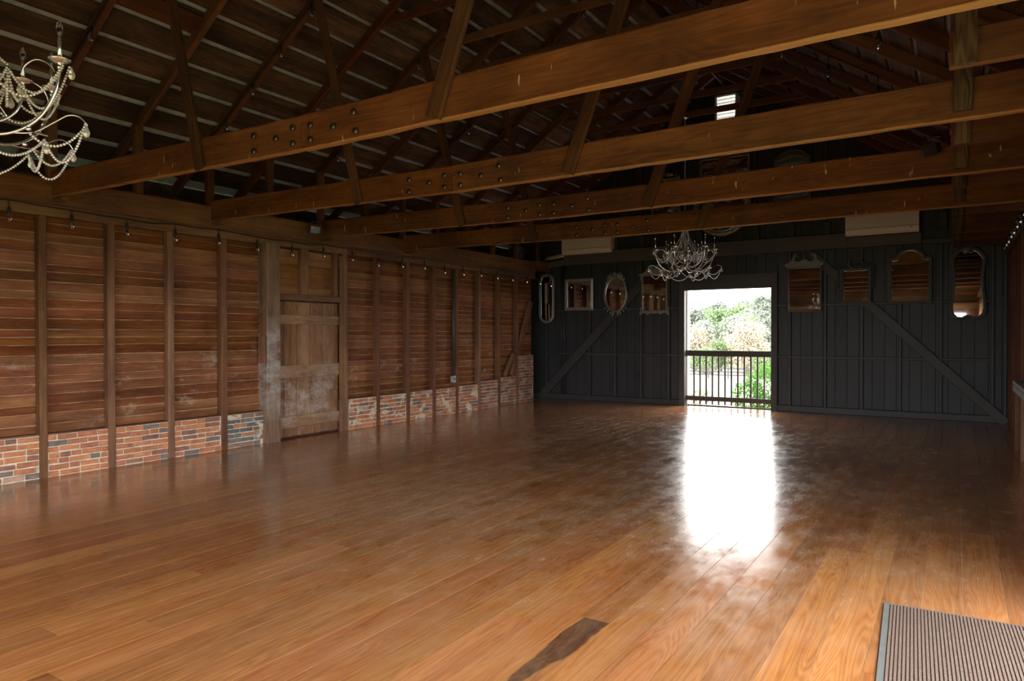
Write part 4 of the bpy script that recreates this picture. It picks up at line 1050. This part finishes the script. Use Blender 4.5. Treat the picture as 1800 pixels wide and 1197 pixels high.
def at(px, Y):                               # x on the line of sight through the doorway, at depth Y
    a = math.radians(32.552) - math.atan((px - 900) / 1217.9); return -Y * math.tan(a)
tree((at(1313, 96), 96, -4.0), GOLD, BT_, 1.02, .4, 'large pale golden tree beyond the fence, right half of the doorway')
tree((at(1222, 98), 98, -4.0), GOLD, BT_, .92, 2.0, 'pale golden tree beyond the fence, left edge of the doorway')
tree((at(1268, 99), 99, -4.2), GRN, BT_, .78, 1.0, 'low green tree between the two golden trees')
tree((at(1238, 94), 94, -4.4), GRN, BT_, .66, 3.0, 'short green tree before the golden tree at the left')
tree((at(1345, 93), 93, -4.4), GRN, BT_, .62, 5.0, 'short green tree at the right door jamb')
tr_ = random.Random(3)
for row, y_ in enumerate((112, 121, 131, 142, 154, 167, 180)):
    x_ = at(1140, y_); xe_ = at(1420, y_)
    while x_ < xe_:
        k = tr_.choice((0, 0, 1, 1, 2, 3) if row < 3 else (0, 1, 0, 1, 2))
        tree((x_ + tr_.uniform(-1, 1), y_ + tr_.uniform(-3, 3), hill_z(x_, y_) - .6), HC[k], HT, tr_.uniform(.8, 1.12), tr_.uniform(0, 6.28), ('grey-green tree in the hazy wood on the far hill', 'grey-green tree in the hazy wood on the far hill', 'fresh green tree in the hazy wood on the far hill', 'golden tree in the hazy wood on the far hill')[k], ('grey-green woodland trees', 'grey-green woodland trees', 'fresh green woodland trees', 'golden woodland trees')[k])
        x_ += tr_.uniform(3.4, 5.0)
# paddock fence
yf_ = 84.0; zf = ground_z(yf_)
fe = empty('paddock_fence', (at(1280, yf_), yf_, zf))
for i in range(-14, 15): bar('post', (i * 2.4, 0, -.1), (i * 2.4, 0, 1.42), .16, .14, 'fence_black', fe, (0, 1, 0))
for z_ in (.45, .85, 1.25):
    for i in range(-7, 7): bar('rail', (i * 4.8, -.09, z_), (i * 4.8 + 4.79, -.09, z_), .17, .05, 'fence_black', fe, (0, 1, 0))
tag(fe, 'dark three-rail paddock fence across the pale field', 'fence')
# leafy shrub just outside
def leaf_cloud(name, mat, c, rad, count, size, seed):
    r_ = random.Random(seed); mb = MB()
    for i in range(count):
        d = Vector((r_.gauss(0, 1), r_.gauss(0, 1), r_.gauss(0, 1))).normalized(); q_ = r_.uniform(.45, 1.05) ** .6
        p = Vector((c[0] + d.x * rad[0] * q_, c[1] + d.y * rad[1] * q_, max(.02, c[2] + d.z * rad[2] * q_)))
        u = (d + Vector((r_.gauss(0, .7), r_.gauss(0, .7), r_.gauss(0, .7)))).normalized(); v_ = u.cross(Vector((r_.gauss(0, 1), r_.gauss(0, 1), r_.gauss(0, 1)))).normalized(); nn = u.cross(v_); s_ = size * r_.uniform(.6, 1.3)
        mb.add([p - u * s_, p + v_ * s_ * .42 + nn * s_ * .1, p + u * s_, p - v_ * s_ * .42 + nn * s_ * .1], [(0, 1, 2), (0, 2, 3)])
    return mb.mesh(name, mat)
sb_ = empty('shrub', (-3.55, 17.1, -.25))
for nm, c_, rd, ct, sd in (('foliage', (.05, 0, .52), (.78, .62, .62), 2600, 1), ('foliage', (-.62, .1, .30), (.42, .42, .40), 900, 2), ('foliage', (.55, -.1, .38), (.5, .45, .45), 1100, 3)):
    link(nm, leaf_cloud(nm, 'leaf_bush', c_, rd, ct, .045, sd), sb_)
st = MB()
for i in range(9):
    a = i * .7; st.tube([(0, 0, -.02), (.25 * math.cos(a), .2 * math.sin(a), .4), (.55 * math.cos(a), .45 * math.sin(a), .85 + .1 * (i % 3))], [.012, .009, .004], 5)
st.build('stem', 'bark', sb_); tag(sb_, 'bright green leafy shrub growing just outside the gate', 'shrub')
fl_ = empty('flowering_plant', (-5.55, 17.4, -.25)); link('foliage', leaf_cloud('foliage', 'leaf_green', (0, 0, .2), (.42, .3, .2), 260, .04, 8), fl_)
link('blossoms', leaf_cloud('blossoms', 'petal_yellow', (0, 0, .28), (.40, .3, .22), 200, .03, 9), fl_); st = MB(); st.tube([(0, 0, -.02), (.02, 0, .25)], .008, 5); st.build('stem', 'bark', fl_)
tag(fl_, 'low plant with yellow orange flowers outside at the left gate post', 'plant')
